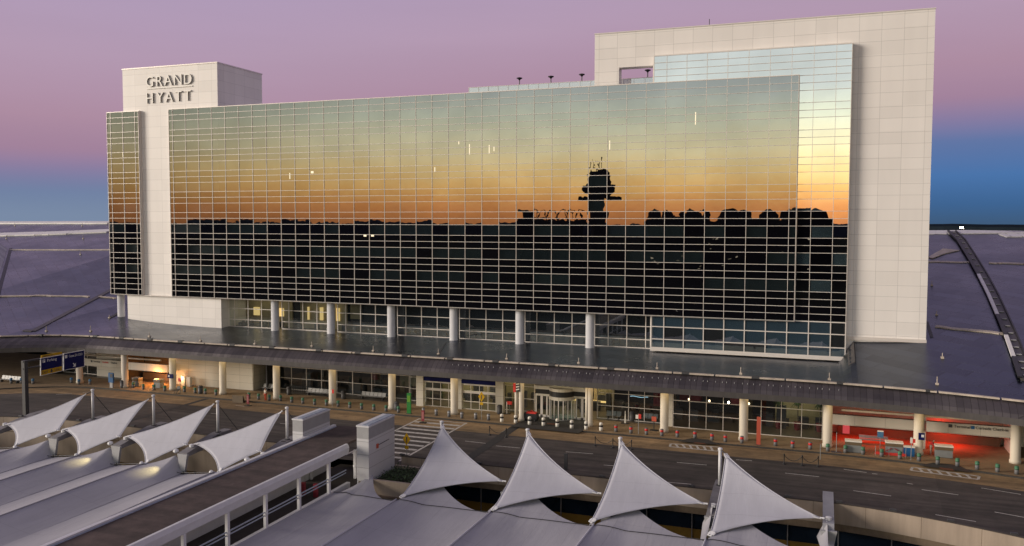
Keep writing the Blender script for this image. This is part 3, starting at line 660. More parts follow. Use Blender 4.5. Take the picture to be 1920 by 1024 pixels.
# interior
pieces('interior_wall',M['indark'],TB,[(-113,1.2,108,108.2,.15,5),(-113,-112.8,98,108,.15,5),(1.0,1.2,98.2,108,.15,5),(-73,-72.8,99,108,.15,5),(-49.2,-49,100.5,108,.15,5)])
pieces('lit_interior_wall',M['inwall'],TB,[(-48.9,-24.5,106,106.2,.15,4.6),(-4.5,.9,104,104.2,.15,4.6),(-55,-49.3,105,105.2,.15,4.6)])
mb=MB(); mb.box(-113,1.2,98.3,108,.15,.165); mb.build('interior_floor',M['infloor'],TB)
pieces('red_interior_panel',M['inred'],TB,[(-18.3,-17.2,100,104,2,4.8),(-15.5,-13,102,104,2.4,4.8),(-9.5,-8,102,104,2.4,4.8),(-58.5,-57.5,103,104,2,4.8),(-64,-62,104,105,2.6,4.8)])
mb=MB(); ri=random.Random(9)
for i in range(90):
    x=ri.uniform(-71,0.5); y=ri.uniform(101.6,106); h=ri.uniform(.7,1.5) if ri.random()<.8 else ri.uniform(1.6,2.8); w=ri.uniform(.2,.8); MB().box(x-w,x+w,y-.3,y+.3,.165,.165+h).build('interior_furniture',M['indark'],TB)
mb=MB()
for i,(dx,dz) in enumerate(((0,0),(-.5,-.28),(-1.0,-.55),(-.3,-1.9))):
    pts=[(-21.3+dx+t*.28,102.2,4.4+dz+.05*math.sin(t)) for t in range(9)]; mb.tube(pts,.045,6)
mb.build('interior_light_strip',M['ice'],TB)
for x,y in ((1292,749),(1330,752),(1366,755),(1404,757)):
    p=aty(x,y,100.); w=MB().lathe((p.x,p.y,p.z-.12),[(.05,0),(.12,.08),(.12,.18),(.03,.28)],12); w.build('pendant_lamp',M['tube'] if x==1366 else M['lamp'],TB)
for x in (1474,1488):     # indoor palms in planters behind the right shop window
    pass
for px in (1460,1495,1537):
    p=aty(px,795,101.5); t=thing('potted_palm','dark potted indoor palm behind the shop glass, '+{1460:'left of three',1495:'middle of three',1537:'right of three'}[px],'plant',(p.x,101.5,.165),'potted palms behind the shop glass')
    MB().lathe((p.x,101.5,.165),[(.3,0),(.42,.9),(.38,.9)],12).build('pot',M['inred'],t); MB().tube([(p.x,101.5,1),(p.x+.05,101.5,2.9)],.07,6).build('trunk',M['wood'],t)
    w=MB(); rp=random.Random(px)
    for k in range(40):
        a=rp.uniform(0,6.28); l=rp.uniform(.5,1.0); e_=rp.uniform(-.4,.7); c=Vector((p.x,101.5,2.9)); d=Vector((math.cos(a),math.sin(a)*.7,0)); n=Vector((-d.y,d.x,0))*.07
        mid=c+d*l*.5+Vector((0,0,.35+e_*.3)); end=c+d*l+Vector((0,0,e_*.6-.1)); w.quad(c-n*.3,mid-n,end,mid+n)
    w.build('crown',M['shrub'],t)
# kerbside check-in recesses: left
pieces('kerbside_wall',M['curbwall'],TB,[(-104.4,-97.4,99.4,99.6,.15,4.9),(-89.0,-74.8,98.4,98.7,.15,4.2),(-74.9,-74.7,98.5,101.5,.15,4.9)])
def beam(a,b,Y,z0=2.15,z1=3.25,dep=.5):
    return MB().box(a,b,Y,Y+dep,z0,z1).build('kerbside_fascia',M['curbwall'],TB)
beam(-104.6,-97.2,97.0); beam(-96.0,-88.6,96.6); MB().box(-88.6,-88.2,96.6,98.7,2.15,3.25).build('kerbside_fascia',M['curbwall'],TB)
pieces('recess_wall',M['soffit'],TB,[(-97,-89,101.5,101.7,.15,4.9),(-97.3,-97.1,97.2,101.5,.15,4.9),(-89.2,-89,98.7,101.5,.15,4.9)])
mb=MB(); mb.box(-95.8,-89.5,99.8,100.6,.15,1.2); mb.build('recess_counter',M['wood'],TB)
# right
beam(1.45,10.5,97.0); beam(11.0,19.0,97.0)
pieces('kerbside_wall',M['curbwall'],TB,[(1.2,24,102.2,102.4,.15,4.9),(10.3,11.0,97.6,98.4,.15,4.9),(19.0,19.4,97,102.2,.15,4.9),(1.2,1.6,98.1,102.2,.15,4.9)])
mb=MB(); mb.box(2.4,18.6,101.3,101.9,.15,1.05); mb.build('recess_counter',M['wood'],TB)
pieces('soffit_beam',M['rail'],TB,[(-110,-88.4,95.4,95.7,4.0,4.2),(2.6,22,95.2,95.5,4.05,4.25)])
# lettering on the kerbside fascias
M['ink']=simple('sign_ink',(.05,.05,.06),.6,var=0)
text_mesh('Terminal',.42,.012,M['ink'],'fascia_lettering',TB,(13.55,96.97,2.82)); text_mesh('Curbside Check-in',.42,.012,M['ink'],'fascia_lettering',TB,(15.55,96.97,2.82),squeeze=.92)
MB().box(13.05,13.4,96.96,96.99,2.8,3.12).build('fascia_icon',M['ink'],TB); MB().box(15.12,15.45,96.96,96.99,2.8,3.12).build('fascia_icon',M['totem_blue'],TB)
MB().box(-103.0,-102.7,96.96,96.99,2.75,3.05).build('fascia_icon',M['ink'],TB); text_mesh('Terminal',.36,.012,M['ink'],'fascia_lettering',TB,(-102.5,96.97,2.78)); text_mesh('Curbside',.36,.012,M['sign_red'],'fascia_lettering',TB,(-100.75,96.97,2.78),squeeze=.9); text_mesh('Check-in',.36,.012,M['ink'],'fascia_lettering',TB,(-99.1,96.97,2.78),squeeze=.9)

# ------------------------------------------------------------------ kerbside furniture
def gp(x,y,z=.15): return atz(x,y,z)
def place(o,p,rz=0):
    o.location=p; o.rotation_euler=(0,0,rz); return o
def make_bollard(kind):
    t=thing('bollard','','bollard')
    if kind=='white':
        MB().lathe((0,0,0),[(.21,0),(.21,.44)],16).build('post',M['white_b'],t,True); MB().lathe((0,0,.44),[(.215,0),(.215,.2)],16).build('band',M['rubber'],t,True)
        MB().lathe((0,0,.64),[(.21,0),(.21,.2),(.17,.28),(.08,.32)],16).build('cap',M['white_b'],t,True)
    else:
        MB().lathe((0,0,0),[(.19,0),(.19,.45)],16).build('post',M['bollard'],t,True)
        b={'green':'green','red':'red','grey':'lightgrey','blue':'blue'}[kind]
        MB().lathe((0,0,.45),[(.195,0),(.195,.24)],16).build('band',M[b],t,True)
        MB().lathe((0,0,.69),[(.19,0),(.19,.06),(.12,.1)],16).build('cap',M[b if kind in('green','blue') else 'bollard'],t,True)
    return t
BOL={'blue':((21,719),(40,719),(62,720),(134,718),(148,721),(169,721)),
'green':((250,727),(269,730),(289,731.5),(309,733.5),(346,735),(366,737.5),(385,739),(405,741),(467,747),(485,749),(505,751),(526,752),(547,755),(568,757),(590,759),(612,760.5),(634,762.5),(656,765),(678,767.5),(701,769.5),(724,771.5),(747,773.5),
 (1552,846),(1585,849),(1618,852),(1653,856),(1687,860.5),(1723,864.5),(1758,870.5),(1795,874),(1832,880),(1870,885),(1906,889)),
'grey':((794,776),(818,779),(842,782),(866,784.5),(892,786),(916,788)),
'white':((941,791),(967,793),(993,796),(1019,798),(1045,800),(1072,803),(1099,805),(1127,807.5)),
'red':((1155,809.5),(1183,812.5),(1212,815),(1241,817.5),(1270,819.5),(1303,821.5),(1335,825.5),(1360,828.5),(1391,831),(1454,836),(1486,840),(1519,842.5))}
DESC={'blue':('dim blue topped bollard by the far left kerb, {} from the left','blue topped bollards'),'green':('green topped bollard along the kerb, {} from the left','green topped bollards along the kerb'),
'grey':('plain grey bollard before the sliding doors, {} from the left','grey bollards before the sliding doors'),'white':('white bollard with black band before the hotel entrance, {} from the left','white bollards at the hotel entrance'),'red':('red banded bollard along the kerb, {} from the left','red banded bollards along the kerb')}
for kind,pts in BOL.items():
    src=make_bollard(kind); km=kidmap(src)
    for i,p in enumerate(pts):
        o=src if i==0 else copy_tree(src,km); place(o,gp(*p)); tag(o,DESC[kind][0].format(ordi(i)),'bollard',DESC[kind][1])
# steel benches
def make_bench(n):
    t=thing('bench','','bench'); w=.62
    for i in range(n):
        x=(i-(n-1)/2)*w
        m_=MB(); m_.extr([(x-w/2+.03,.05,.42),(x-w/2+.03,.5,.38),(x-w/2+.03,.52,.42),(x-w/2+.03,.05,.46)],(w-.06,0,0)); m_.build('seat',M['steel'],t)
        m_=MB(); m_.extr([(x-w/2+.03,.5,.42),(x-w/2+.03,.68,.92),(x-w/2+.03,.64,.93),(x-w/2+.03,.46,.44)],(w-.06,0,0)); m_.build('backrest',M['steel'],t)
    MB().box(-n*w/2,n*w/2,.26,.32,.33,.39).build('beam',M['dark'],t)
    for x in (-n*w/2+.3,n*w/2-.3): MB().box(x-.04,x+.04,.05,.55,0,.33).build('leg',M['dark'],t)
    return t
b6=make_bench(6); k6=kidmap(b6); b3=make_bench(3); k3=kidmap(b3)
BN=[(b6,k6,15,718,'steel bench in the shade at the far left kerb'),(b3,k3,500,733.5,'short steel bench behind the standing person and cream column'),(b6,k6,595,743,'long steel bench left of the column with the red no parking sign'),(b6,k6,697,750,'long steel bench right of the dark bin, before dark glazing'),
    (b3,k3,1149,787,'three seat steel bench left of the dark bin beside the hotel entrance'),(b3,k3,1218,792,'three seat steel bench right of the dark bin beside the hotel entrance')]
used=set()
for s,k,x,y,lab in BN:
    o=s if s.name not in used else copy_tree(s,k); used.add(s.name); p=gp(x,y); place(o,p); tag(o,lab,'bench','steel benches under the canopy')
# bins
def make_bin():
    t=thing('litter_bin','','litter bin'); MB().lathe((0,0,0),[(.30,0),(.32,.05),(.32,.92)],16).build('body',M['bin'],t,True); MB().lathe((0,0,.92),[(.35,0),(.35,.06),(.2,.2),(.08,.22)],16).build('lid',M['dark'],t,True); return t
s=make_bin(); k=kidmap(s)
for i,(x,y,lab) in enumerate(((542,740,'dark litter bin left of the long bench and railings'),(644,748,'dark litter bin between the two long steel benches'),(744,769,'dark litter bin beside the column left of the green totem'),(937,776,'grey litter bin right of the sliding doors'),(1185,789,'dark litter bin between the two three seat benches'),(230,727,'small black bin against the left column by the blue kiosk'),(376,738,'small black bin among the green topped bollards right of the orange light'))):
    o=s if i==0 else copy_tree(s,k); place(o,gp(x,y)); tag(o,lab,'litter bin','litter bins on the pavement')
# totems and kerbside signs
def totem(px,py,h,w,mt,lab,name='totem',th=.16):
    p=gp(px,py); t=thing(name,lab,'totem',p)
    MB().box(p.x-w/2,p.x+w/2,p.y-th/2,p.y+th/2,p.z+.06,p.z+h).build('panel',mt,t); MB().box(p.x-w/2-.05,p.x+w/2+.05,p.y-th,p.y+th,p.z,p.z+.06).build('base',M['dark'],t); return t,p
t,p=totem(767,776,2.6,.55,M['totem_green'],'tall green information totem beside the sliding doors'); MB().box(p.x-.2,p.x+.22,p.y-.1,p.y-.082,p.z+1.5,p.z+2.3).build('face',simple('totem_face',(.12,.30,.03),.4),t)
t,p=totem(1422,834.5,3.05,.42,M['totem_red'],'tall rust red totem before the right shop window')
p=gp(209,727); t=thing('blue_kiosk','tall blue ticket kiosk panel on a grey foot under the left canopy','kiosk',p)
MB().box(p.x-.42,p.x+.42,p.y-.12,p.y+.12,p.z+.75,p.z+2.15).build('panel',M['totem_blue'],t); MB().box(p.x-.1,p.x+.36,p.y-.14,p.y-.122,p.z+1.5,p.z+2.05).build('screen',M['dark'],t); MB().box(p.x-.2,p.x+.3,p.y-.1,p.y+.1,p.z,p.z+.75).build('foot',M['lightgrey'],t)
def flag_sign(px,py,h,w,mt,lab,words=None):
    p=gp(px,py,.004 if py>0 and p_road else .15); t=thing('kerb_sign',lab,'sign',p)
    MB().box(p.x-w/2,p.x+w/2,p.y-.04,p.y+.04,p.z+.25,p.z+h).build('panel',mt,t); MB().box(p.x-.42,p.x+.42,p.y-.25,p.y+.25,p.z,p.z+.06).build('base',M['black'],t); MB().box(p.x-.05,p.x+.05,p.y-.03,p.y+.03,p.z+.06,p.z+.26).build('post',M['black'],t)
    return t,p
p_road=True
for px,py,lab in ((465,761,'maroon upright sign on black base in the left kerb lane'),(793,793,'maroon upright sign on black base at the head of the crosswalk')):
    t,p=flag_sign(px,py,1.5,.36,M['maroon'],lab)
    MB().box(p.x-.13,p.x+.13,p.y-.055,p.y-.042,p.z+.5,p.z+1.35).build('print',simple('sign_pale_print',(.35,.12,.12),.6),t)
p=atz(446,755,.004); t=thing('sandwich_board','brown folded board standing beside the left maroon sign','sign board',p); MB().box(p.x-.85,p.x+.85,p.y-.06,p.y,p.z,p.z+.95).build('board',M['wood'],t); MB().extr([(p.x-.85,p.y,.95+p.z),(p.x+.85,p.y,.95+p.z),(p.x+.85,p.y+.4,p.z),(p.x-.85,p.y+.4,p.z)],(0,.04,0)).build('back_leg',M['wood'],t)
p=gp(1226,807); t=thing('valet_sign','small red panel on black post and square foot by the kerb','sign',p)
MB().box(p.x-.27,p.x+.27,p.y-.03,p.y+.03,p.z+1.05,p.z+1.6).build('panel',M['totem_red'],t); MB().tube([p,p+Vector((0,0,1.05))],.06,8).build('post',M['black'],t); MB().box(p.x-.45,p.x+.45,p.y-.3,p.y+.3,p.z,p.z+.05).build('base',M['black'],t)
for px,py,lab in ((1172,794,'slim white feather stand on black base left of the dark bin'),(950,776,'slim white feather stand beside the small red notice')):
    p=gp(px,py); t=thing('feather_stand',lab,'stand',p); MB().extr([(p.x-.1,p.y,p.z+.05),(p.x+.1,p.y,p.z+.05),(p.x+.03,p.y,p.z+1.5),(p.x-.03,p.y,p.z+1.5)],(0,.06,0)).build('panel',M['white_b'],t); MB().box(p.x-.45,p.x+.45,p.y-.25,p.y+.25,p.z,p.z+.05).build('base',M['black'],t)
p=gp(955.5,775); t=thing('red_notice','small red notice on a post right of the sliding doors','sign',p); MB().box(p.x-.33,p.x+.33,p.y-.03,p.y+.03,p.z+1.1,p.z+1.5).build('panel',M['sign_red'],t); MB().tube([p,p+Vector((0,0,1.1))],.04,6).build('post',M['steel'],t)
def post_sign(px,py,h,parts,lab,name='no_parking_sign',z=.15,pr=.035):
    p=gp(px,py,z); t=thing(name,lab,'sign',p); MB().tube([p,p+Vector((0,0,h))],pr,8).build('post',M['steel'],t)
    for (x0,x1,z0,z1,mt,nm) in parts: MB().box(p.x+x0,p.x+x1,p.y-.06,p.y-.035,p.z+z0,p.z+z1).build(nm,M[mt],t)
    return t,p
NP=((-.33,-.02,1.75,2.2,'white_b','plate'),(.0,.3,1.78,2.3,'sign_red','plate'))
post_sign(623,763,2.3,NP,'red and white kerb sign before the column between the long benches'); post_sign(1197,814,2.3,NP,'red and white kerb sign near the three seat benches')
post_sign(1708,863,2.35,((-.12,.1,1.75,2.3,'white_b','plate'),(.1,.36,1.8,2.2,'sign_red','plate')),'red and white kerb sign left of the column beside the red lit recess')
post_sign(338,737,2.1,((-.25,.25,1.6,2.1,'sign_red','plate'),),'red kerb sign on a post right of the orange lit recess')
post_sign(1650,842,1.9,((-.3,.3,1.25,1.85,'blue','plate'),(-.3,.3,1.85,1.98,'white_b','plate')),'blue and white notice on a stand before the blue banner',name='blue_notice')
post_sign(1568,848,2.1,(),'thin bare pole on a grey foot left of the check-in desks',name='bare_pole'); p=gp(1568,848); 
t=[o for o in bpy.data.objects if o.name.startswith('bare_pole')][0]; MB().box(p.x-.5,p.x+.5,p.y-.25,p.y+.25,p.z,p.z+.06).build('foot',M['dark'],t)
post_sign(1538,862,1.6,(),'thin grey pole at the kerb left of the red lit recess',name='thin_pole',z=.15)
# yellow pedestrian signs
def ped(px,py,h,lab,z,s=1.):
    p=gp(px,py,z); t=thing('pedestrian_sign',lab,'sign',p); MB().tube([p,p+Vector((0,0,h))],.035,8).build('post',M['steel'],t)
    a=Vector((p.x,p.y-.06,p.z+h-.5*s)); w=.42*s
    MB().extr([a+Vector((0,0,-.62*s)),a+Vector((w,0,0)),a+Vector((0,0,.62*s)),a+Vector((-w,0,0))],(0,.03,0)).build('diamond_plate',M['sign_yellow'],t)
    f=MB(); f.box(a.x-.06*s,a.x+.06*s,a.y-.012,a.y-.002,a.z-.12*s,a.z+.12*s); f.box(a.x-.05*s,a.x-.01,a.y-.012,a.y-.002,a.z-.34*s,a.z-.12*s); f.box(a.x+.02,a.x+.06*s,a.y-.012,a.y-.002,a.z-.34*s,a.z-.12*s); f.lathe((a.x,a.y-.01,a.z+.14*s),[(.04*s,0),(.055*s,.06*s),(.03*s,.11*s)],8); f.build('walking_figure',M['ink'],t)
    MB().box(a.x-.2*s,a.x+.2*s,a.y,a.y+.03,a.z-1.0*s,a.z-.66*s).build('arrow_plate',M['sign_yellow'],t)
ped(903,787,3.3,'yellow pedestrian crossing sign at the kerb by the sliding doors',.15)
ped(763,872,3.1,'yellow pedestrian crossing sign near the white pylon at the crosswalk',0.)
p=gp(1061,880,0); t=thing('marker_post','short dark grey marker post on the near road edge behind a sail','post',p); MB().box(p.x-.16,p.x+.16,p.y-.1,p.y+.1,0,1.55).build('post',M['dark'],t); MB().box(p.x-.22,p.x+.22,p.y-.15,p.y+.15,0,.08).build('foot',M['dark'],t)
# red blade sign on the entrance column
p=aty(968.5,727,94.4); t=thing('blade_sign','red projecting sign with three pale bars on the hotel entrance column','sign',(p.x,94.4,p.z-.5))
MB().box(p.x-.42,p.x-.1,94.35,94.5,p.z-.55,p.z+.5).build('side',M['sign_red'],t); MB().box(p.x-.1,p.x+.42,94.38,94.5,p.z-.45,p.z+.6).build('panel',M['black'],t)
mb=MB()
for i in range(3): zz=p.z-.32+.32*i; mb.extr([(p.x-.06,94.36,zz),(p.x+.36,94.36,zz+.1),(p.x+.36,94.36,zz+.25),(p.x-.06,94.36,zz+.15)],(0,.02,0))
mb.build('bar',M['white_b'],t)
# chain stanchions
def make_st():
    t=thing('stanchion','','stanchion'); MB().lathe((0,0,0),[(.2,0),(.2,.04),(.07,.1),(.045,.14),(.045,.9),(.075,.93),(.075,1.0),(.03,1.05)],14).build('post',M['black'],t,True); return t
s=make_st(); k=kidmap(s); first=True
G=(((918,816),(949,820)),((1116,836),(1149,840),(1184,843)),((1470,870),(1504,873),(1534,875)))
GN=('left group before the hotel entrance','middle group right of the entrance','right group on the near lane'); WH=(('left post','right post'),('left post','middle post','right post'),('left post','middle post','right post'))
for gi,g in enumerate(G):
    pts=[]
    for i,q in enumerate(g):
        o=s if first else copy_tree(s,k); first=False; p=atz(*q,.004); place(o,p); tag(o,f'black chain stanchion, {WH[gi][i]} of {GN[gi]}','stanchion','black chain stanchions on the road'); pts.append(p)
    for i,(a,b) in enumerate(zip(pts[:-1],pts[1:])):
        P=[a.lerp(b,u/12)+Vector((0,0,.93-.55*4*(u/12)*(1-u/12))) for u in range(13)]
        o=MB().tube(P,.03,6).build('chain',M['black']); tag(o,f'sagging chain between {("the","the left two","the right two")[0 if len(pts)==2 else 1+i]} stanchions, {GN[gi]}','chain','chains between stanchions')
# check-in podiums
def podium(px0,px1,py,lab,lit=False):
    a=gp(px0,py); b=gp(px1,py); x0,x1,y=a.x,b.x,(a.y+b.y)/2; t=thing('check_in_podium',lab,'desk',((x0+x1)/2,y,.15),'kerbside check-in podiums')
    MB().box(x0,x1,y,y+.75,.2,.95).build('front_panel',M['desk'],t); MB().box(x0-.03,x1+.03,y-.05,y+.8,.95,1.28).build('shelf_band',M['wood'],t); MB().box(x0-.05,x1+.05,y-.08,y+.82,1.28,1.42).build('desk_top',M['white_b' if not lit else 'desk'],t); MB().box(x0+.05,x1-.05,y+.05,y+.7,.15,.2).build('plinth',M['dark'],t)
podium(1585,1614.5,849,'grey check-in podium with white top, leftmost under the red light'); podium(1661,1692,852,'grey check-in podium with red arrows by the blue bin'); podium(1754,1785.5,859,'grey check-in podium beside the person in red jacket')
podium(246,262,725,'dark podium left in the orange lit recess',True); podium(286.5,302,728,'dark podium right in the orange lit recess',True)
a=gp(1665,851); mb=MB()
for x0,x1 in ((6.95,7.5),(8.3,7.75)): mb.bar((x0,a.y-.09,.45),(x1,a.y-.09,.8),.02,.09)
t=[o for o in bpy.data.objects if o.name.startswith('check_in_podium.001')][0]; mb.build('arrow',M['maroon'],t)
mb=MB(); p0=gp(1640,853); p1=gp(1699,858); t=thing('red_barrier','low red ribbon barrier on thin posts before the middle podium','barrier',p0)
mb.bar(p0+Vector((0,-.2,.28)),p1+Vector((0,-.2,.28)),.03,.28); mb.build('ribbon',M['sign_red'],t)
for x in (.02,.45,.98): q=p0.lerp(p1,x)+Vector((0,-.2,0)); MB().tube([q,q+Vector((0,0,1.0))],.03,6).build('post',M['steel'],t)
p=gp(1704.5,856); t=thing('blue_bin','square blue bin with pale lid beside the column','bin',p); MB().box(p.x-.5,p.x+.5,p.y,p.y+.6,.15,1.05).build('body',M['totem_blue'],t); MB().box(p.x-.52,p.x+.52,p.y-.02,p.y+.62,1.05,1.16).build('lid',M['white_b'],t)
# baggage belt / benches in the recess and the blue banner
pa=aty(1604,803,101.9); pb=aty(1710,818,101.9); mb=MB()
def ban(u,v):
    x=pa.x+(pb.x-pa.x)*u; return (x,101.9-.35*math.sin(v*math.pi)-.04*math.sin(u*9),pa.z-.12*math.sin(u*5)-.85*v*(1-.15*math.sin(u*3)))
mb.grid(ban,24,6); o=mb.build('blue_banner',M['banner'],None,True); tag(o,'long wavy blue banner hung on the wall of the red lit recess','banner')
md=o.modifiers.new('solid','SOLIDIFY'); md.thickness=.03
p=gp(1640,838); t=thing('steel_bench_recess','pale metal bench in the middle of the red lit recess','bench',p); MB().box(p.x-1.5,p.x+1.4,p.y+1,p.y+1.5,.55,.7).build('seat',M['steel'],t); MB().box(p.x-1.5,p.x+1.4,p.y+1.5,p.y+1.56,.6,1.0).build('backrest',M['steel'],t)
for x in (-1.3,1.2): MB().box(p.x+x-.05,p.x+x+.05,p.y+1.0,p.y+1.5,.15,.55).build('leg',M['dark'],t)
p=aty(1586.5,803,98.6); o=MB().box(p.x-.35,p.x+.35,98.5,98.62,.9,2.6).build('lit_poster',emis('poster_glow',(1,.12,.13),.55)); tag(o,'glowing red poster panel at the left of the red lit recess','poster')
p=aty(1727.5,818,94.2); t=thing('column_sign','small dark blue sign fixed on the column beside the red lit recess','sign',p); MB().box(p.x-.28,p.x+.3,94.0,94.15,p.z-.35,p.z+.35).build('panel',M['sign_blue'],t); MB().box(p.x-.02,p.x+.22,93.98,94.0,p.z-.05,p.z+.2).build('symbol',M['sign_white'],t)
p=aty(321,705,94.4); t=thing('column_sign','small black sign wrapped on the column right of the orange light','sign',p); MB().box(p.x-.45,p.x+.5,94.15,94.3,p.z-.3,p.z+.3).build('panel',M['sign_blue'],t); MB().box(p.x-.3,p.x-.05,94.13,94.15,p.z-.1,p.z+.14).build('symbol',M['sign_white'],t)
# wheelchair, luggage and paint-lit boxes
p=gp(332,738); t=thing('wheelchair','black wheelchair parked before the column right of the orange light','wheelchair',p)
MB().box(p.x-.25,p.x+.25,p.y-.2,p.y+.25,.6,.68).build('seat',M['black'],t); MB().extr([(p.x-.25,p.y+.25,.65),(p.x+.25,p.y+.25,.65),(p.x+.25,p.y+.36,1.15),(p.x-.25,p.y+.36,1.15)],(0,.04,0)).build('backrest',M['black'],t)
for s_1 in (-1,1):
    w=MB(); w.tube([(p.x+s_1*.3,p.y+.05+.29*math.cos(a*math.pi/8),.45+.29*math.sin(a*math.pi/8)) for a in range(17)],.025,6); w.build('wheel',M['rubber'],t)
    MB().tube([(p.x+s_1*.22,p.y+.33,1.15),(p.x+s_1*.22,p.y+.55,1.18)],.02,6).build('handle',M['black'],t); MB().box(p.x+s_1*.2-.06,p.x+s_1*.2+.06,p.y-.5,p.y-.3,.24,.27).build('footrest',M['black'],t); MB().bar((p.x+s_1*.2,p.y-.2,.6),(p.x+s_1*.2,p.y-.42,.27),.03).build('leg_tube',M['black'],t)
p=gp(995,790); t=thing('luggage_cart','black luggage cart with a red bag on top left of the hotel doors','cart',p)
MB().box(p.x-.95,p.x+.75,p.y,p.y+.9,.35,1.05).build('body',M['black'],t); MB().box(p.x-.6,p.x+.6,p.y+.1,p.y+.7,1.05,1.22).build('bag',M['sign_red'],t); MB().tube([(p.x-.2,p.y+.4,1.22),(p.x,p.y+.4,1.42),(p.x+.2,p.y+.4,1.22)],.05,6).build('bag_handle',M['sign_red'],t)
for x in (-.7,.5):
    for y in (.12,.78): MB().lathe((p.x+x,p.y+y,.15),[(.1,0),(.13,.1),(.1,.2)],8).build('wheel',M['rubber'],t)
p=gp(557,737); t=thing('cart_row','row of nested luggage trolleys left of the long bench','trolleys',p)
for i in range(9):
    x=p.x-1.2+i*.3; w=MB(); w.tube([(x,p.y,.2),(x,p.y,1.05),(x+.25,p.y,1.1)],.025,6); w.tube([(x,p.y+.5,.2),(x,p.y+.5,1.05),(x+.25,p.y+.5,1.1)],.025,6); w.bar((x+.25,p.y,1.1),(x+.25,p.y+.5,1.1),.04); w.build('trolley_frame',M['dark'],t)
# white info cabinets lit at the left
for px,py,lab in ((343,724,'lit white cabinet beside the left white kerbside wall'),(353,726,'lit white cabinet nearer the column, right of its twin')):
    p=gp(px,py); t=thing('cabinet',lab,'cabinet',p); MB().box(p.x-.3,p.x+.3,p.y,p.y+.35,.2,1.6).build('body',M['white_b'],t); MB().box(p.x-.26,p.x+.26,p.y+.03,p.y+.32,.15,.2).build('plinth',M['dark'],t)

# overhead road sign on its mast
gx=atz(49,783,0); t=thing('overhead_sign','overhead road sign with blue parking and gates panels on a dark mast','road sign',(gx.x,gx.y,0))
top=aty(45,676,gx.y).z
MB().box(gx.x-.25,gx.x+.25,gx.y-.25,gx.y+.25,0,top).build('mast',M['dark'],t)
# the arm reaches out over the road, square to the traffic
sa=Vector((gx.x+.3,gx.y,0)); dirv=Vector((0,1,0))
def onarm(px,py):
    d=ray(px,py); # intersect camera ray with the vertical plane through sa along dirv
    n=Vector((-dirv.y,dirv.x,0)); k=(sa-POS).dot(n)/d.dot(n); v=POS+d*k; return (v-sa).dot(dirv), v.z
def armp(s,z,o=0): n=Vector((-dirv.y,dirv.x,0)); v=sa+dirv*s; return Vector((v.x-n.x*o,v.y-n.y*o,z))
def board(c,mt,name,o=0.,th=.08):
    q=[armp(s_2,z_,o) for s_2,z_ in c]; n=Vector((-dirv.y,dirv.x,0)); return MB().extr(q,n*th).build(name,mt,t)
def rect(p,q,r_,s_3): return [onarm(*p),onarm(*q),onarm(*r_),onarm(*s_3)]
LP=rect((76,705),(117.5,695.5),(117.5,664.5),(76,672)); RP=rect((119,695),(158.8,687.5),(158.8,656),(119,663))
def inner(P,fx0,fx1,fz0,fz1):
    (a,b,c,d)=[Vector(p) for p in P]
    def at(u,v): return tuple((a.lerp(b,u)).lerp(d.lerp(c,u),v))
    return [at(fx0,fz0),at(fx1,fz0),at(fx1,fz1),at(fx0,fz1)]
board(LP,M['sign_white'],'sign_border'); board(RP,M['sign_white'],'sign_border')
board(inner(LP,.03,.97,.30,.97),M['sign_blue'],'sign_panel',.012); board(inner(LP,.03,.97,.03,.30),M['sign_yellow'],'sign_panel',.012)
board(inner(RP,.03,.97,.03,.97),M['sign_blue'],'sign_panel',.012)
board(inner(LP,.03,.97,1.02,1.16),M['sign_yellow'],'sign_panel',.012)
MB().bar(armp(-.3,top-.12,-.3),armp(RP[1][0],top-.12,-.3),.2).build('arm',M['dark'],t); MB().bar(armp(-.3,top-1.0,-.3),armp(RP[1][0],top-1.0,-.3),.14).build('arm',M['dark'],t)
rz=math.atan2(dirv.y,dirv.x)
def sign_text(P,txt,u,v,h,mt,sq=1.):
    (a,b,c,d)=[Vector(p) for p in P]; w=(a.lerp(b,u)).lerp(d.lerp(c,u),v); q=armp(w.x,w.y,.02); text_mesh(txt,h,.006,M[mt],'sign_lettering',t,tuple(q),(R(90),0,rz),squeeze=sq)
Hs=LP[3][1]-LP[0][1]
board(inner(LP,.09,.2,.72,.9),M['sign_white'],'sign_symbol',.02); sign_text(LP,'P',.11,.74,Hs*.2,'sign_blue'); sign_text(LP,'Parking',.28,.74,Hs*.22,'sign_white')
sign_text(LP,'EXIT',.06,.09,Hs*.2,'ink'); sign_text(LP,'ONLY',.63,.09,Hs*.2,'ink',.9); board(inner(LP,.465,.515,.14,.27),M['ink'],'arrow',.02)
ar=inner(LP,.40,.58,.06,.17); board([ar[3],((ar[0][0]+ar[1][0])/2,(ar[0][1]+ar[1][1])/2),ar[2]],M['ink'],'arrow',.02)
sign_text(LP,'TERMINAL EXIT',.1,1.045,Hs*.1,'ink')
board(inner(RP,.06,.17,.7,.88),M['sign_white'],'sign_symbol',.02); sign_text(RP,'Gates D1-D23',.24,.72,Hs*.2,'sign_white',.82)
c0=inner(RP,.43,.57,.12,.32); board([(c0[3][0],c0[3][1]),(c0[3][0]+.12,c0[3][1]+.05),(c0[1][0]-.1,c0[1][1]+.22),(c0[1][0]-.2,c0[1][1]+.12)],M['sign_white'],'arrow',.02); board([c0[0],c0[1],c0[2]],M['sign_white'],'arrow',.021)

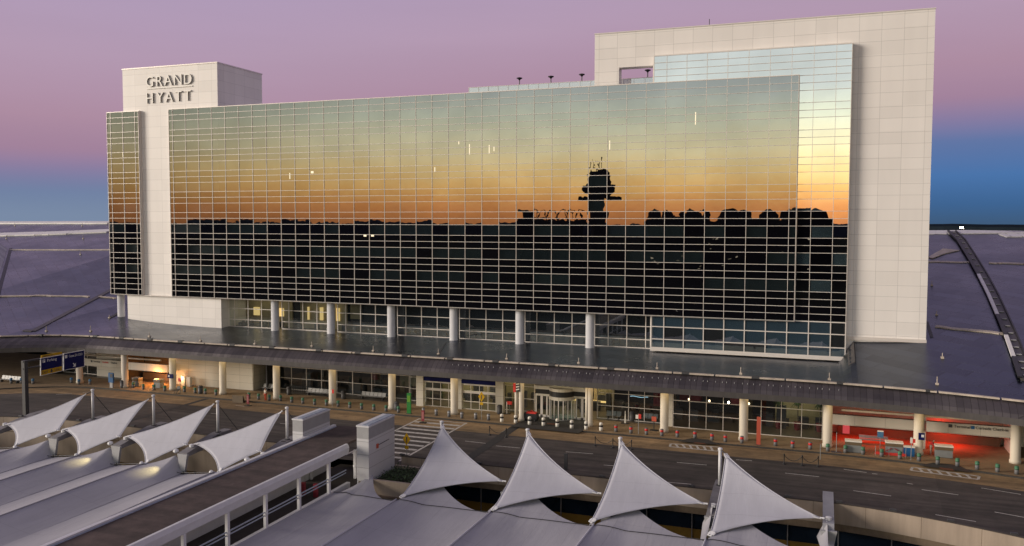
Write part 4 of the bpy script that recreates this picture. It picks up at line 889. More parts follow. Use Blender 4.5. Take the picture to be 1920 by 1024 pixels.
# ------------------------------------------------------------------ people
def skin_body(name,mt,parent,verts,edges,lvl=2,root=0):
    me=bpy.data.meshes.new(name); me.from_pydata([v[:3] for v in verts],edges,[]); o=bpy.data.objects.new(name,me); COL.objects.link(o)
    if parent is not None: o.parent=parent
    sk=o.modifiers.new('skin','SKIN'); o.modifiers.new('sub','SUBSURF').levels=lvl; o.modifiers['sub'].render_levels=lvl
    for i,v in enumerate(verts):
        r=v[3]; rr=r if isinstance(r,tuple) else (r,r); me.skin_vertices[0].data[i].radius=rr; me.skin_vertices[0].data[i].use_root=(i==root)
    me.materials.append(mt); return o
def person(name,label,px,py,h,joints,facing,shirt,pants,shoes,sleeve_to_wrist,hairlong=False,hood=None):
    p=gp(px,py); o=thing(name,label,'person',p); o.rotation_euler=(0,0,facing); k=h/1.75
    J={n:Vector(v)*k for n,v in joints.items()}
    V=[];E=[];ix={}
    def jv(n,r,pos=None): ix[n]=len(V); q=pos if pos is not None else J[n]; V.append((q.x,q.y,q.z,r if not isinstance(r,tuple) else r)); return ix[n]
    for n,r in (('pelvis',.13),('waist',.115),('chest',.135),('neck',.055),('chin',.065),('head',.092),('crown',.07)): jv(n,r*k)
    for a,b in (('pelvis','waist'),('waist','chest'),('chest','neck'),('neck','chin'),('chin','head'),('head','crown')): E.append((ix[a],ix[b]))
    for s_ in ('l','r'):
        for n,r in (('sh',.06),('el',.045),('wr',.03),('hip',.09),('kn',.06),('an',.042),('toe',.035)): jv(s_+n,r*k)
        for a,b in (('chest',s_+'sh'),(s_+'sh',s_+'el'),(s_+'el',s_+'wr'),('pelvis',s_+'hip'),(s_+'hip',s_+'kn'),(s_+'kn',s_+'an'),(s_+'an',s_+'toe')): E.append((ix[a],ix[b]))
        w=J[s_+'wr']; d=(w-J[s_+'el']).normalized(); side=d.cross(Vector((0,1,.2))).normalized()
        pm=w+d*.07*k; i0=jv(s_+'palm',.030*k,pm); E.append((ix[s_+'wr'],i0))
        for f in range(4):
            a=pm+side*((f-1.5)*.021*k)+d*.035*k; b=a+d*(.045+.012*(1.5-abs(f-1.5)))*k+Vector((0,-.012*k,0)); i1=jv(s_+f'f{f}a',.0095*k,a); i2=jv(s_+f'f{f}b',.008*k,b); E.extend(((i0,i1),(i1,i2)))
        a=pm+side*.04*k-d*.01*k; b=a+side*.012*k+d*.04*k; i1=jv(s_+'ta',.010*k,a); i2=jv(s_+'tb',.0085*k,b); E.extend(((i0,i1),(i1,i2)))
    body=skin_body('body',M['skin'],o,V,E)
    # face
    hd=J['head']; f=Vector((0,-1,0))
    MB().lathe(tuple(hd+Vector((0,-.088*k,-.03*k))),[(.008,0),(.016,.012),(.006,.04)],8).build('nose',M['skin'],o,True)
    e=MB()
    for s_ in (-1,1): e.lathe(tuple(hd+Vector((s_*.033*k,-.083*k,.012*k))),[(.004,0),(.011,.008),(.004,.016)],8)
    e.build('eyes',M['hair'],o); MB().box(hd.x-.022*k,hd.x+.022*k,hd.y-.094*k,hd.y-.08*k,hd.z-.052*k,hd.z-.044*k).build('mouth',M['maroon'],o)
    hb=hd+Vector((0,.02*k,.02*k)); MB().lathe(tuple(hb),[(.095*k,-.10*k if hairlong else -.02*k),(.108*k,.02*k),(.098*k,.07*k),(.06*k,.108*k),(.01,.122*k)],16).build('hair',M['hair'],o,True)
    # clothing, grown on the same skeleton slightly larger
    def cloth(nm,mt,names,edges,g):
        vs=[];id2={}
        for n,r in names: id2[n]=len(vs); q=J[n]; vs.append((q.x,q.y,q.z,r*k+g))
        skin_body(nm,mt,o,vs,[(id2[a],id2[b]) for a,b in edges])
    up=[('chest',.148),('waist',.13),('pelvis',.135)]; ue=[('chest','waist'),('waist','pelvis')]
    for s_ in 'lr':
        up+= [(s_+'sh',.072),(s_+'el',.055)]+([(s_+'wr',.042)] if sleeve_to_wrist else []); ue+=[('chest',s_+'sh'),(s_+'sh',s_+'el')]+([(s_+'el',s_+'wr')] if sleeve_to_wrist else [])
    cloth('shirt',shirt,up,ue,.006)
    lo=[('pelvis',.14)];le=[]
    for s_ in 'lr': lo+=[(s_+'hip',.10),(s_+'kn',.078),(s_+'an',.062)]; le+=[('pelvis',s_+'hip'),(s_+'hip',s_+'kn'),(s_+'kn',s_+'an')]
    cloth('trousers',pants,lo,le,.004)
    for s_ in 'lr':
        a=J[s_+'an']; b=J[s_+'toe']; d=(b-a); d.z=0; d.normalize(); n=Vector((-d.y,d.x,0))*.045*k
        MB().extr([a-d*.06*k-n+Vector((0,0,-a.z)),b+d*.05*k-n+Vector((0,0,-b.z)),b+d*.05*k+n+Vector((0,0,-b.z)),a-d*.06*k+n+Vector((0,0,-a.z))],(0,0,.075*k)).build('shoe',shoes,o)
    return o
base=dict(pelvis=(0,0,.95),waist=(0,0,1.10),chest=(0,0,1.33),neck=(0,-.01,1.47),chin=(0,-.03,1.54),head=(0,-.03,1.62),crown=(0,-.02,1.69),
 lhip=(.09,0,.90),lkn=(.095,-.02,.50),lan=(.095,.02,.09),ltoe=(.10,-.12,.035),rhip=(-.09,0,.90),rkn=(-.10,-.02,.50),ran=(-.11,.02,.09),rtoe=(-.12,-.12,.035),
 lsh=(.18,0,1.41),lel=(.33,-.10,1.30),lwr=(.19,-.17,1.53),rsh=(-.18,0,1.41),rel=(-.27,-.02,1.14),rwr=(-.20,-.14,.93))
person('person','person in white shirt and red trousers standing by the kerb, one hand raised',498,752,1.78,base,R(-20),M['cloth_w'],M['cloth_r'],M['white_b'],False)
b2=dict(base); b2.update(chest=(0,-.10,1.29),neck=(0,-.20,1.40),chin=(0,-.26,1.44),head=(0,-.29,1.50),crown=(0,-.28,1.57),waist=(0,-.03,1.08),lsh=(.18,-.12,1.36),lel=(.24,-.22,1.10),lwr=(.16,-.42,1.02),rsh=(-.18,-.12,1.36),rel=(-.24,-.20,1.10),rwr=(-.14,-.40,1.0))
person('person','person in red jacket and pale trousers bending toward a check-in podium',1745,853,1.78,b2,R(75),M['cloth_rr'],M['khaki'],M['rubber'],True)

# ------------------------------------------------------------------ bridge from the car park
BR=thing('pedestrian_bridge','covered pedestrian bridge with brown flat roof running to the crosswalk','bridge',(-43,55,-6.6))
mb=MB(); mb.box(-45.2,-40.75,34,73.0,3.3,3.5); mb.build('roof',M['bridgeroof'],BR)
mb=MB(); mb.box(-45.55,-45.2,34,72.6,3.2,3.66); mb.build('roof_kerb',M['white'],BR); mb=MB(); mb.box(-45.195,-45.02,34,72.4,3.4,3.54); mb.build('gutter',M['coping'],BR)
mb=MB()
def fas(u,v):
    pr=((-40.75,3.52),(-40.52,3.52),(-40.38,3.2),(-40.45,2.62),(-40.7,2.55)); i=min(3,int(v*4)); f=v*4-i; a,b=pr[i],pr[i+1]; return (a[0]+(b[0]-a[0])*f,34+u*33,a[1]+(b[1]-a[1])*f)
mb.grid(fas,14,4); mb.extr([fas(1,v/4) for v in range(5)],(0,.06,0)); mb.build('fascia',M['white'],BR)
mb=MB(); mb.box(-45.6,-40.3,34,74,-1.0,-.75); mb.build('deck',M['deck'],BR); mb=MB(); mb.box(-40.75,-40.4,34,67.2,-.76,-.1); mb.build('sill',M['white'],BR)
mb=MB(); mb.box(-45.5,-45.3,34,67,-.75,1.1); mb.build('far_wall',M['white'],BR)
pys=[aty(x,y,50) for x,y in ()]
def at_x(px,py,X): d=ray(px,py); return POS+d*(X/d.x)
PY=[at_x(498,960,-40.6).y,at_x(558,930,-40.6).y,at_x(612.5,902,-40.6).y,at_x(666,875,-40.6).y]
st=(PY[3]-PY[0])/3
ys_=[PY[0]+st*k for k in range(-5,4) if PY[0]+st*k>34.5]
for y in ys_: MB().box(-40.72,-40.48,y-.13,y+.13,-.12,2.6).build('post',M['white'],BR); MB().box(-45.5,-45.32,y-.12,y+.12,-.75,3.2).build('post',M['white'],BR)
mb=MB()
for y in ys_: mb.lathe((-40.6,y,.95),[(.05,0),(.2,.02),(.2,.2),(.05,.22)],10)
mb.build('cable_clamp',M['plate'],BR)
for z_,r_ in ((1.12,.06),(.86,.05)): MB().tube([(-40.6,34,z_),(-40.6,66.8,z_)],r_,6).build('rail_pipe',M['coping'],BR)
for x0,x1,lab in ((-43.6,-43.0,None),(-42.3,-41.7,None)):
    MB().box(x0,x1-.25,64,64.3,-.75,.45).build('red_barrier_panel',M['maroon'],BR)
def pylon(x0,x1,y0,y1,zb,zt,lab):
    t=thing('white_pylon',lab,'pylon',((x0+x1)/2,(y0+y1)/2,zb),'white pylons at the bridge head'); MB().box(x0,x1,y0,y1,zb,zt-1.22).build('shaft',M['bridgewhite'],t); MB().box(x0,x1,y0,y1,zt-1.22,zt-.14).build('louvre_band',M['louvre'],t)
    MB().box(x0-.05,x1+.05,y0-.05,y1+.05,zt-.14,zt).build('capping',M['white'],t); MB().box((x0+x1)/2-.1,x1-.1,y0+.1,y1-.1,zt,zt+.06).build('coping',M['coping'],t)
    if x0>-42:
        MB().box(x1+.002,x1+.1,y0+1.4,y0+1.7,zt-2.4,zt-2.0).build('junction_box',M['totem_red'],t); MB().tube([(x1+.05,y0+1.7,zt-2.15),(x1+.05,y0+3.8,zt-2.1)],.03,6).build('conduit',M['dark'],t)
        MB().box(x0+.15,x1-.15,y0-.02,y0-.002,zb+.2,zb+1.1).build('grille',M['concband'],t)
pylon(-39.66,-38.42,67.2,72.2,-1.0,5.3,'white panelled pylon on the right of the bridge head by the crosswalk'); pylon(-46.75,-45.62,67.4,72.1,-1.0,5.3,'white panelled pylon on the left of the bridge head beside the roof edge')
t=thing('planter','concrete planter box with low green shrubs beside the right pylon','planter',(-36.3,69.5,-.9))
MB().box(-38.35,-33.9,67.3,67.6,-1.0,.35).build('wall',M['concrete'],t); MB().box(-34.2,-33.9,67.6,72.4,-1,.35).build('wall',M['concrete'],t); MB().box(-38.35,-33.9,72.1,72.4,-1,.36).build('wall',M['concrete'],t); MB().box(-38.35,-33.9,67.4,72.2,-1.05,.05).build('soil',M['soil'],t)
mb=MB(); rp=random.Random(8)
for i in range(900):
    a=rp.uniform(0,6.3); c=Vector((rp.uniform(-38.1,-34.3),rp.uniform(67.8,72),rp.uniform(.08,.5))); d=Vector((math.cos(a),math.sin(a),rp.uniform(-.3,.8)))*.16; n=Vector((-d.y,d.x,.02))*.45; mb.quad(c-n*.5,c+d-n,c+d*1.6,c+d+n)
mb.build('shrub',M['shrub'],t)
mb=MB(); mb.box(-47,-33.8,66.9,73.4,-1.6,-1.0); o=mb.build('bridge_abutment',M['concband']); tag(o,'dark concrete abutment carrying the bridge head and planter','abutment')

# ------------------------------------------------------------------ tensile sails, masts and canopies
MX_=[-78.45,-69.6,-60.85,-52.0]; RX=[-34.2,-25.35,-16.5,-7.68]
def bez2(a,c,b,t): return a*(1-t)**2+c*(2*t*(1-t))+b*t*t
def coons(c0,c1,d0,d1,u,v):  # c0,c1 run along u at v=0/1; d0,d1 along v at u=0/1
    P=c0(u)*(1-v)+c1(u)*v+d0(v)*(1-u)+d1(v)*u
    return P-(c0(0)*(1-u)*(1-v)+c0(1)*u*(1-v)+c1(0)*(1-u)*v+c1(1)*u*v)
def edge(a,b,cen,k): 
    mid=(a+b)/2; c=mid+(cen-mid)*2*k; return lambda t:bez2(a,c,b,t)
def plate(p,d,parent,s=.16):
    d=d.normalized(); up=Vector((0,0,1)); a=d.cross(up).normalized(); b=a.cross(d)
    m_=MB(); m_.bar(p-d*.45,p+d*.1,.3*s/.16,.07); m_.bar(p-d*.35,p-d*.1,.42*s/.16,.05); m_.build('corner_plate',M['plate'],parent)
    MB().lathe(tuple(p-Vector((0,0,.05))),[(.05,0),(.07,.05),(.05,.1)],8).build('shackle',M['cable'],parent)
def mast(x,lab,z0=1.2,zt=4.5):
    t=thing('sail_mast',lab,'mast',(x,74.0,z0),'masts holding the sails'); MB().tube([(x,74,z0),(x,74,zt)],.15,12).build('pole',M['white'],t,True); MB().lathe((x,74,zt-.05),[(.15,0),(.2,.05),(.2,.16),(.08,.22)],12).build('cap',M['plate'],t)
    MB().tube([(x,74.1,zt-.35),(x+1.1,75.9,1.1)],.035,6).build('stay_cable',M['cable'],t); MB().lathe((x,74,z0-.02),[(.3,0),(.3,.06)],12).build('base_plate',M['dark'],t)
def arm(x,lab,end=False):
    t=thing('concrete_arm',lab,'bracket arm',(x,75,0),'concrete arms carrying the masts')
    if end: pts=[(75.3,1.25),(73.9,1.2),(69.2,.55),(68.2,-.9),(68.6,-1.5),(73.4,-1.2),(75.3,.2)]; w=.42
    else: pts=[(75.6,1.2),(73.6,1.18),(70.2,.62),(68.6,.30),(68.7,-.1),(73.2,.2),(75.6,.4)]; w=.5
    MB().extr([(x-w,y,z) for y,z in pts],(2*w,0,0)).build('beam',M['pier' if end else 'greycon'],t)
    m_=MB(); m_.extr([(x-.62,68.45,.2),(x+.62,68.45,.2),(x+.26,68.45,-1.75),(x-.26,68.45,-1.75)],(0,.28,0)); m_.build('tapered_post',M['lightgrey'],t)
    m_=MB(); m_.box(x-.45,x+.45,68.2,68.8,-2.0,-1.72); m_.box(x-.45,x-.35,68.1,68.2,-1.95,-1.45); m_.box(x+.35,x+.45,68.1,68.2,-1.95,-1.45); m_.build('foot_bracket',M['black'],t)
    MB().lathe((x,69.9,.6),[(.25,0),(.25,.25),(.1,.3)],10).build('node_knob',M['plate'],t)
    return t
nl=('leftmost','second','third','rightmost')
arm(-87.3,'concrete arm at the far left edge of the left sails')
for i,x in enumerate(MX_):
    mast(x,f'slim white mast behind the left group of sails, {nl[i]} of four'); arm(x,f'concrete arm under the left group of sails, {nl[i]} of four')
for i,x in enumerate(RX):
    mast(x,f'slim white mast behind the right group of sails, {nl[i]} of four',zt=4.35 if i==3 else 4.5); arm(x,f'concrete arm under the right group of sails, {nl[i]} of four')
arm(1.15,'light grey end arm bare of any mast at the right end of the sails',True)
def finish_sail(mb,t):
    o=mb.build('fabric',M['sail'],t,True); md=o.modifiers.new('solid','SOLIDIFY'); md.thickness=.025; md.offset=0
def hem(fn,t):
    MB().tube([fn(k/14) for k in range(15)],.045,6).build('edge_cable',M['sail'],t,True)
for i,x in enumerate(MX_):
    xl=MX_[i-1] if i else -87.3
    P=aty((160,277,400,528)[i],(739.5,749.5,758.5,771.5)[i],73.3); Lp=at_x(*((13,795),(119,804.5),(238,817.5),(365,831.5))[i],xl+.15) if False else atz(*((12,795.5),(120,804.5),(238,818),(366,832))[i],.95)
    Rp=atz(*((110,806.5),(225,818.5),(350,833.5),(489,846))[i],.80); Bp=atz(*((26,837),(145,852.5),(272.5,869),(409.5,884.5))[i],-1.0)
    t=thing('sail','white fabric sail left of the bridge, '+nl[i]+' of four','sail',(x-4,70,0),'white sails left of the bridge')
    cen=(P+Lp+Rp+Bp)/4; ePL=edge(P,Lp,cen,.17); eRB=edge(Rp,Bp,cen,.06); ePR=edge(P,Rp,cen,.05); eLB=edge(Lp,Bp,cen,.17)
    mb=MB(); mb.grid(lambda u,v:coons(ePL,eRB,ePR,eLB,u,v),18,18); finish_sail(mb,t)
    for f in (ePL,eRB,ePR,eLB): hem(f,t)
    plate(P,P-cen,t); plate(Lp,Lp-cen,t); plate(Rp,Rp-cen,t); plate(Bp,Bp-cen,t)
    MB().tube([P,(x,74,4.4)],.04,6).build('tie_cable',M['cable'],t)
rpos=((829,798),(990.5,811),(1165,829),(1361,852)); rtip=((942,902),(1120,924.5),(1319,944),(1537,971)); rbot=((752,932),(924,955.5),(1108,978),(1331,1003))
for i,x in enumerate(RX):
    P=aty(*rpos[i],73.4); Tp=atz(*rtip[i],.95); Bp=atz(*rbot[i],-.1)
    t=thing('sail','white fabric sail right of the bridge, '+nl[i]+' of four','sail',(x+4,70,0),'white sails right of the bridge')
    cen=(P+Tp+Bp)/3; ePT=edge(P,Tp,cen,.20); eBT=edge(Bp,Tp,cen,.17)
    mid=(P+Bp)/2; cpb=mid+Vector((.12,.0,-.95))*1.0; ePB=lambda t_,a=P,c=cpb,b=Bp:bez2(a,c,b,t_)
    tipf=lambda t_,T=Tp:T
    mb=MB()
    def tri(u,v,ePB=ePB,ePT=ePT,eBT=eBT,P=P,T=Tp,B=Bp):
        # u along P->T direction fan, v from P side to B side; degenerate at the tip T
        return coons(lambda s:ePT(s),lambda s:eBT(s),lambda s:ePB(s),lambda s:T,u,v)
    mb.grid(tri,20,20); finish_sail(mb,t)
    for f in (ePT,eBT,ePB): hem(f,t)
    plate(P,P-cen,t); plate(Tp,Tp-cen,t); plate(Bp,Bp-cen,t,.22)
    MB().tube([P,(x,74,4.4)],.04,6).build('tie_cable',M['cable'],t); MB().tube([Tp,Tp+Vector((.35,0,0))],.08,8).build('tip_strut',M['plate'],t)
# big lower membranes
LM=thing('tent_canopy','broad grey ribbed fabric canopy below the left sails, left of the bridge','tent canopy',(-66,50,-6.6))
LXs=[-105,-96.1,-87.3]+MX_
def lbay(x0,x1,full=True):
    def f(u,v):
        x=x0+(x1-x0)*u; rid=1-abs(2*u-1); prof=rid**1.25
        w=v*33.0
        zv0=-1.8-.035*max(0,w-6)*(1 if x1>-60 else .15); z=-1.8+(zv0+1.8)*u*1.0+.78*prof-.006*w
        F=0
        if u>.5: F=1.5*((u-.5)/.36)**1.3 if u<.86 else 1.5*(1-(u-.86)/.14)
        dec=max(0,1-w/5.5); z+=F*dec*dec
        ye=68.35-.75*math.sin(math.pi*u)**2*(1 if u<.5 else .55)+(.7*max(0,1-abs(u-.86)/.3) if u>.5 else 0)
        return (x,ye-w,z)
    return f
for a,b in zip(LXs[:-1],LXs[1:]):
    mb=MB(); mb.grid(lbay(a,b),28,34); mb.build('fabric_panel',M['membrane'],LM,True)
f=lbay(-52,-45.7); mb=MB(); mb.grid(lambda u,v:(f(u*.55,v)[0]*1+(0),f(u*.55,v)[1],f(u*.55,v)[2]-.02),10,34)
xe=lambda u:-52+(6.3)*u
mb=MB()
def last(u,v): w=v*33.0; return (-52+6.4*u,68.2-w,-1.85-.035*max(0,w-6)+.95*u**1.1-.004*w)
mb.grid(last,12,34); mb.build('fabric_panel',M['membrane'],LM,True)
mb=MB()
for a,b in zip(LXs[:-1],LXs[1:]):
    g_=lbay(a,b); mb.tube([Vector(g_(.5,v/30))+Vector((0,0,.03)) for v in range(31)],.05,6); mb.tube([Vector(g_(.999,v/30))+Vector((0,0,.04)) for v in range(31)],.035,6)
mb.build('seam_cable',M['membrane'],LM)
mb=MB()
for a,b in zip(LXs[2:-1],LXs[3:]):
    p=Vector((a,68.0,-1.6)); q=Vector((a+(b-a)*.5,67.4,-.92)); r_=Vector((b,68.0,-1.6)); mb.tube([p,q,r_],.03,6)
mb.build('ridge_cable',M['cable'],LM)
for i,(a,b) in enumerate(zip(LXs[2:-1],LXs[3:])):
    MB().lathe((a+(b-a)*.5,67.5,-1.0),[(.12,0),(.22,.08),(.12,.25)],8).build('cable_clamp',M['plate'],LM); MB().lathe((b-1.25,69.0,.1),[(.18,0),(.3,.12),(.26,.3),(.1,.36)],10).build('corner_knob',M['plate'],LM)
RM=thing('tent_canopy','broad grey fabric canopy with scalloped openings below the right sails','tent canopy',(-18,50,-6.6))
RXs=RX+[1.15]
def rbay(x0,x1,kn,zk,e0=1.0,e1=2.2):
    def f(u,v):
        x=x0+(x1-x0)*u; w=v*30.0
        sag=math.sin(math.pi*u)**.8
        z=-.22+.012*w-.55*sag*min(1,.3+w/10)
        a=(u/kn if u<kn else (1-u)/(1-kn))
        a=max(0,a); bump=a**e0 if u<kn else a**e1
        dec=max(0,1-w/6.5)
        z+=zk*bump*dec*dec
        ye=64.3+3.9*(bump**.75)*1.0
        return (x,ye-w*(1-0.0),z)
    return f
for a,b in zip(RXs[:-1],RXs[1:]):
    mb=MB(); mb.grid(rbay(a,b,.30,.75),32,34); mb.build('fabric_panel',M['membrane'],RM,True)
fbay=rbay(-40.35,-34.2,.30,1.05,2.0,3.0)
mb=MB(); mb.grid(fbay,24,34); mb.build('fabric_panel',M['membrane'],RM,True)
mb=MB(); mb.grid(lambda u,v:(1.15+1.5*u,64.4-30*v,-.22+.012*30*v-1.2*u),6,20); mb.build('fabric_panel',M['membrane'],RM,True)
mb=MB()
for x in RXs: mb.tube([(x,64.5-w,-.16+.012*w) for w in range(0,31,3)],.07,8)
mb.build('ridge_seam',M['sail'],RM)
for a,b,ff in [(-40.35,-34.2,fbay)]+[(a,b,rbay(a,b,.30,.75)) for a,b in zip(RXs[:-1],RXs[1:])]:
    P=[]
    for k in range(25):
        u=k/24; y0=ff(u,0)[1]; q=Vector(ff(u,max(0,(y0-64.4)/30))); P.append(q+Vector((0,0,.07)))
    MB().tube(P,.03,6).build('ridge_cable',M['cable'],RM)
# flap of fabric rising from each front tip to the arm end
for x in RX[1:]+[1.15]:
    mb=MB(); A=Vector((x-.1,69.8,.75)); B=Vector((x,64.6,-.15))
    mb.grid(lambda u,v:A.lerp(B,u)+Vector((-(.75-.15*u)*v*(1-u*.35),-.4*v,-(1.25*(1-u)+.15)*v**1.2-.35*math.sin(math.pi*u)*(1-v))),10,6)
    o=mb.build('side_flap',M['membrane'],RM,True)

PG=thing('parking_garage','dark flat parking garage roof carrying the near ends of the canopies and bridge','garage',(-30,-20,-6.6))
MB().box(-130,70,-75,34,-6.6,-3.2).build('lower_wall',M['far'],PG); MB().box(-130,70,-75,33.6,-3.2,-2.4).build('roof_deck',M['far'],PG)
MB().box(-46.2,-39.8,20,34.2,-2.4,3.6).build('stair_core',M['far'],PG)
# ------------------------------------------------------------------ far surroundings
mb=MB(); rf=random.Random(21); n=720; prev=None
hs=[]; h=19
for k in range(n): h=max(17,min(21,h+rf.uniform(-.7,.7))); hs.append(h)
for k in range(n):
    a0=2*math.pi*k/n; a1=2*math.pi*(k+1)/n; r0=1700; r1=2300
    p=[(r0*math.cos(a0),r0*math.sin(a0)),(r0*math.cos(a1),r0*math.sin(a1)),(r1*math.cos(a1),r1*math.sin(a1)),(r1*math.cos(a0),r1*math.sin(a0))]
    h0,h1=hs[k],hs[(k+1)%n]
    mb.add([(p[0][0],p[0][1],-6.7),(p[1][0],p[1][1],-6.7),(p[1][0],p[1][1],h1),(p[0][0],p[0][1],h0),(p[2][0],p[2][1],h1+4),(p[3][0],p[3][1],h0+4),(p[2][0],p[2][1],-6.7),(p[3][0],p[3][1],-6.7)],[(0,1,2,3),(3,2,4,5),(5,4,6,7)])
o=mb.build('far_woodland',M['wood_far']); o['kind']='stuff'; o['label']='dark distant tree line along the horizon'; o['category']='woodland'
fl=[]
for x,y,c,s_z in ((1803,427,'tube',2.2),(1795,423,'sign_red',1.2),(1745,417,'tube',.7),(1782,419,'lamp',.7),(1842,419,'lamp',.7),(1872,418,'lamp',.8),(1852,423,'lamp',.6),(1872,425,'sign_red',.8),(1761,425,'lamp',.8)):
    d=ray(x,y); t=1600/d.length; p=POS+d*t
    fl.append((p,c,s_z))
for p,c,s_z in fl[:1]:
    t=thing('floodlight','bright white floodlight glowing on the far horizon right of the hotel','floodlight',(p.x,p.y,-6.6))
    MB().tube([(p.x,p.y,-6.6),(p.x,p.y,p.z)],.25,6).build('mast',M['dark'],t); MB().box(p.x-2.6,p.x+2.6,p.y-1,p.y+1,p.z-1.2,p.z+1.2).build('lamp',M['tube'],t)
# the control tower and terminal blocks behind the photographer, seen mirrored in the glass
def mirrored(px,D,py=None):
    d=ray(px,415); d=Vector((d.x,d.y,0)).normalized(); q=POS+d*D; return q.x,214-q.y
tx,ty=mirrored(1121,560)
t=thing('control_tower','dark airport control tower silhouetted against the sunset, mirrored in the glass','tower',(tx,ty,-6.6))
MB().lathe((tx,ty,-6.6),[(6.0,0),(5.4,42),(6.2,48),(9.0,52)],20).build('shaft',M['far'],t)
MB().lathe((tx,ty,45.4),[(9.2,0),(9.6,3.2),(7.0,3.6),(6.6,9.6),(7.2,10.2),(5.2,12.5)],16).build('cab',M['far'],t)
MB().box(tx-15,tx+14,ty-2,ty+2,38.5,41.8).build('balcony',M['far'],t)
mb=MB()
for dx,h in ((-5,8),(-2,6),(1,9),(3,5)): mb.tube([(tx+dx,ty,57),(tx+dx,ty,57.5+h)],.25,5)
mb.build('antenna',M['far'],t)
xa,ya=mirrored(1216,520); xb,yb=mirrored(1562,520)
t=thing('far_terminal','long low dark terminal block with bulging roof, mirrored in the right of the glass','building',(xa,ya,-6.6))
MB().box(xa,xb,ya-20,ya+6,-6.6,26.0).build('wall',M['far'],t)
rf=random.Random(4)
mb=MB(); x=xa+4
while x<xb-6:
    w=rf.uniform(3,7); mb.lathe((x,ya-5,25.5),[(w,0),(w*.95,2.6),(w*.6,4.6+rf.random()*2.2),(.3,5.6+rf.random()*2.2)],12); x+=rf.uniform(6,15)
mb.build('roof_dome',M['far'],t)
xa,ya=mirrored(975,560); xb,yb=mirrored(1098,560)
t=thing('far_hangar','low dark hangar row left of the control tower in the mirrored skyline','building',(xa,ya,-6.6)); 
mb=MB(); mb.box(xa,xb,ya-10,ya,-6.6,25.5); mb.box(xa,xa+5,ya-8,ya,25.5,32.5); mb.build('wall',M['far'],t)
mb=MB()
for i in range(6): mb.tube([(xa+7+i*6.2,ya,25),(xa+9+i*6.2,ya,31.5),(xa+12+i*6.2,ya,31.5),(xa+13.2+i*6.2,ya,25)],.35,6)
mb.build('roof_frame',M['far'],t)
LW=emis('added_far_glow',(1,.85,.6),.5)
ff=[o for o in bpy.data.objects if o.name.startswith('far_terminal')][0]; fb=[c for c in ff.children if c.name.startswith('wall')][0]
xa,ya=mirrored(1216,520); xb,yb=mirrored(1562,520)
for i in range(16):
    x=rf.uniform(xa+3,xb-3); z=rf.uniform(-4,14); MB().box(x-rf.uniform(.3,1.6),x+.4,ya+6.01,ya+6.1,z,z+rf.uniform(.25,.7)).build('added_glow',LW,ff)  # made-up glowing boxes, added as dim specks of light for the mirrored view
# ------------------------------------------------------------------ sky and lights
W=bpy.data.worlds.new('World'); S.world=W; W.use_nodes=True; nt=W.node_tree; L=nt.links; nt.nodes.clear()
out=N(nt,'ShaderNodeOutputWorld'); bg=N(nt,'ShaderNodeBackground'); L.new(bg.outputs[0],out.inputs[0])
tc=N(nt,'ShaderNodeTexCoord'); nm=N(nt,'ShaderNodeVectorMath',operation='NORMALIZE'); L.new(tc.outputs['Generated'],nm.inputs[0])
sx=N(nt,'ShaderNodeSeparateXYZ'); L.new(nm.outputs[0],sx.inputs[0])
fl_=N(nt,'ShaderNodeVectorMath',operation='MULTIPLY'); fl_.inputs[1].default_value=(1,1,0); L.new(nm.outputs[0],fl_.inputs[0])
fn=N(nt,'ShaderNodeVectorMath',operation='NORMALIZE'); L.new(fl_.outputs[0],fn.inputs[0])
def dotn(az):
    d=N(nt,'ShaderNodeVectorMath',operation='DOT_PRODUCT'); d.inputs[1].default_value=(math.sin(az),-math.cos(az),0); L.new(fn.outputs[0],d.inputs[0]); return d.outputs['Value']
a_s=dotn(R(2)); a_e=dotn(R(-12))      # glow azimuth; antisolar side leans to the right of the view
def mr(v,a,b,c,d,smooth=True):
    n=N(nt,'ShaderNodeMapRange'); n.interpolation_type='SMOOTHSTEP' if smooth else 'LINEAR'
    for i,x in enumerate((a,b,c,d)): n.inputs[i+1].default_value=x
    L.new(v,n.inputs[0]); return n.outputs[0]
def ramp(v,stops):
    r=N(nt,'ShaderNodeValToRGB'); e=r.color_ramp.elements
    while len(e)<len(stops): e.new(.5)
    for i,(p,c) in enumerate(stops): e[i].position=p
    for i,(p,c) in enumerate(stops): e[i].color=tuple(c)+(1,)
    L.new(v,r.inputs[0]); return r.outputs[0]
z=sx.outputs['Z']
WEST=[(0,(.82,.30,.10)),(.018,(1.18,.47,.14)),(.04,(1.5,.86,.28)),(.062,(1.58,1.14,.50)),(.085,(1.45,1.27,.76)),(.12,(1.10,1.14,.86)),(.155,(.83,.90,.85)),(.2,(.78,.84,.82)),(.35,(.46,.47,.50)),(.6,(.33,.31,.38)),(1,(.24,.21,.30))]
EAST=[(0,(.05,.105,.20)),(.02,(.05,.13,.29)),(.05,(.07,.175,.40)),(.085,(.12,.18,.37)),(.105,(.23,.20,.36)),(.13,(.36,.225,.33)),(.165,(.42,.265,.36)),(.23,(.45,.32,.44)),(.32,(.42,.33,.49)),(.6,(.32,.27,.40)),(1,(.24,.21,.30))]
wc=ramp(z,WEST)
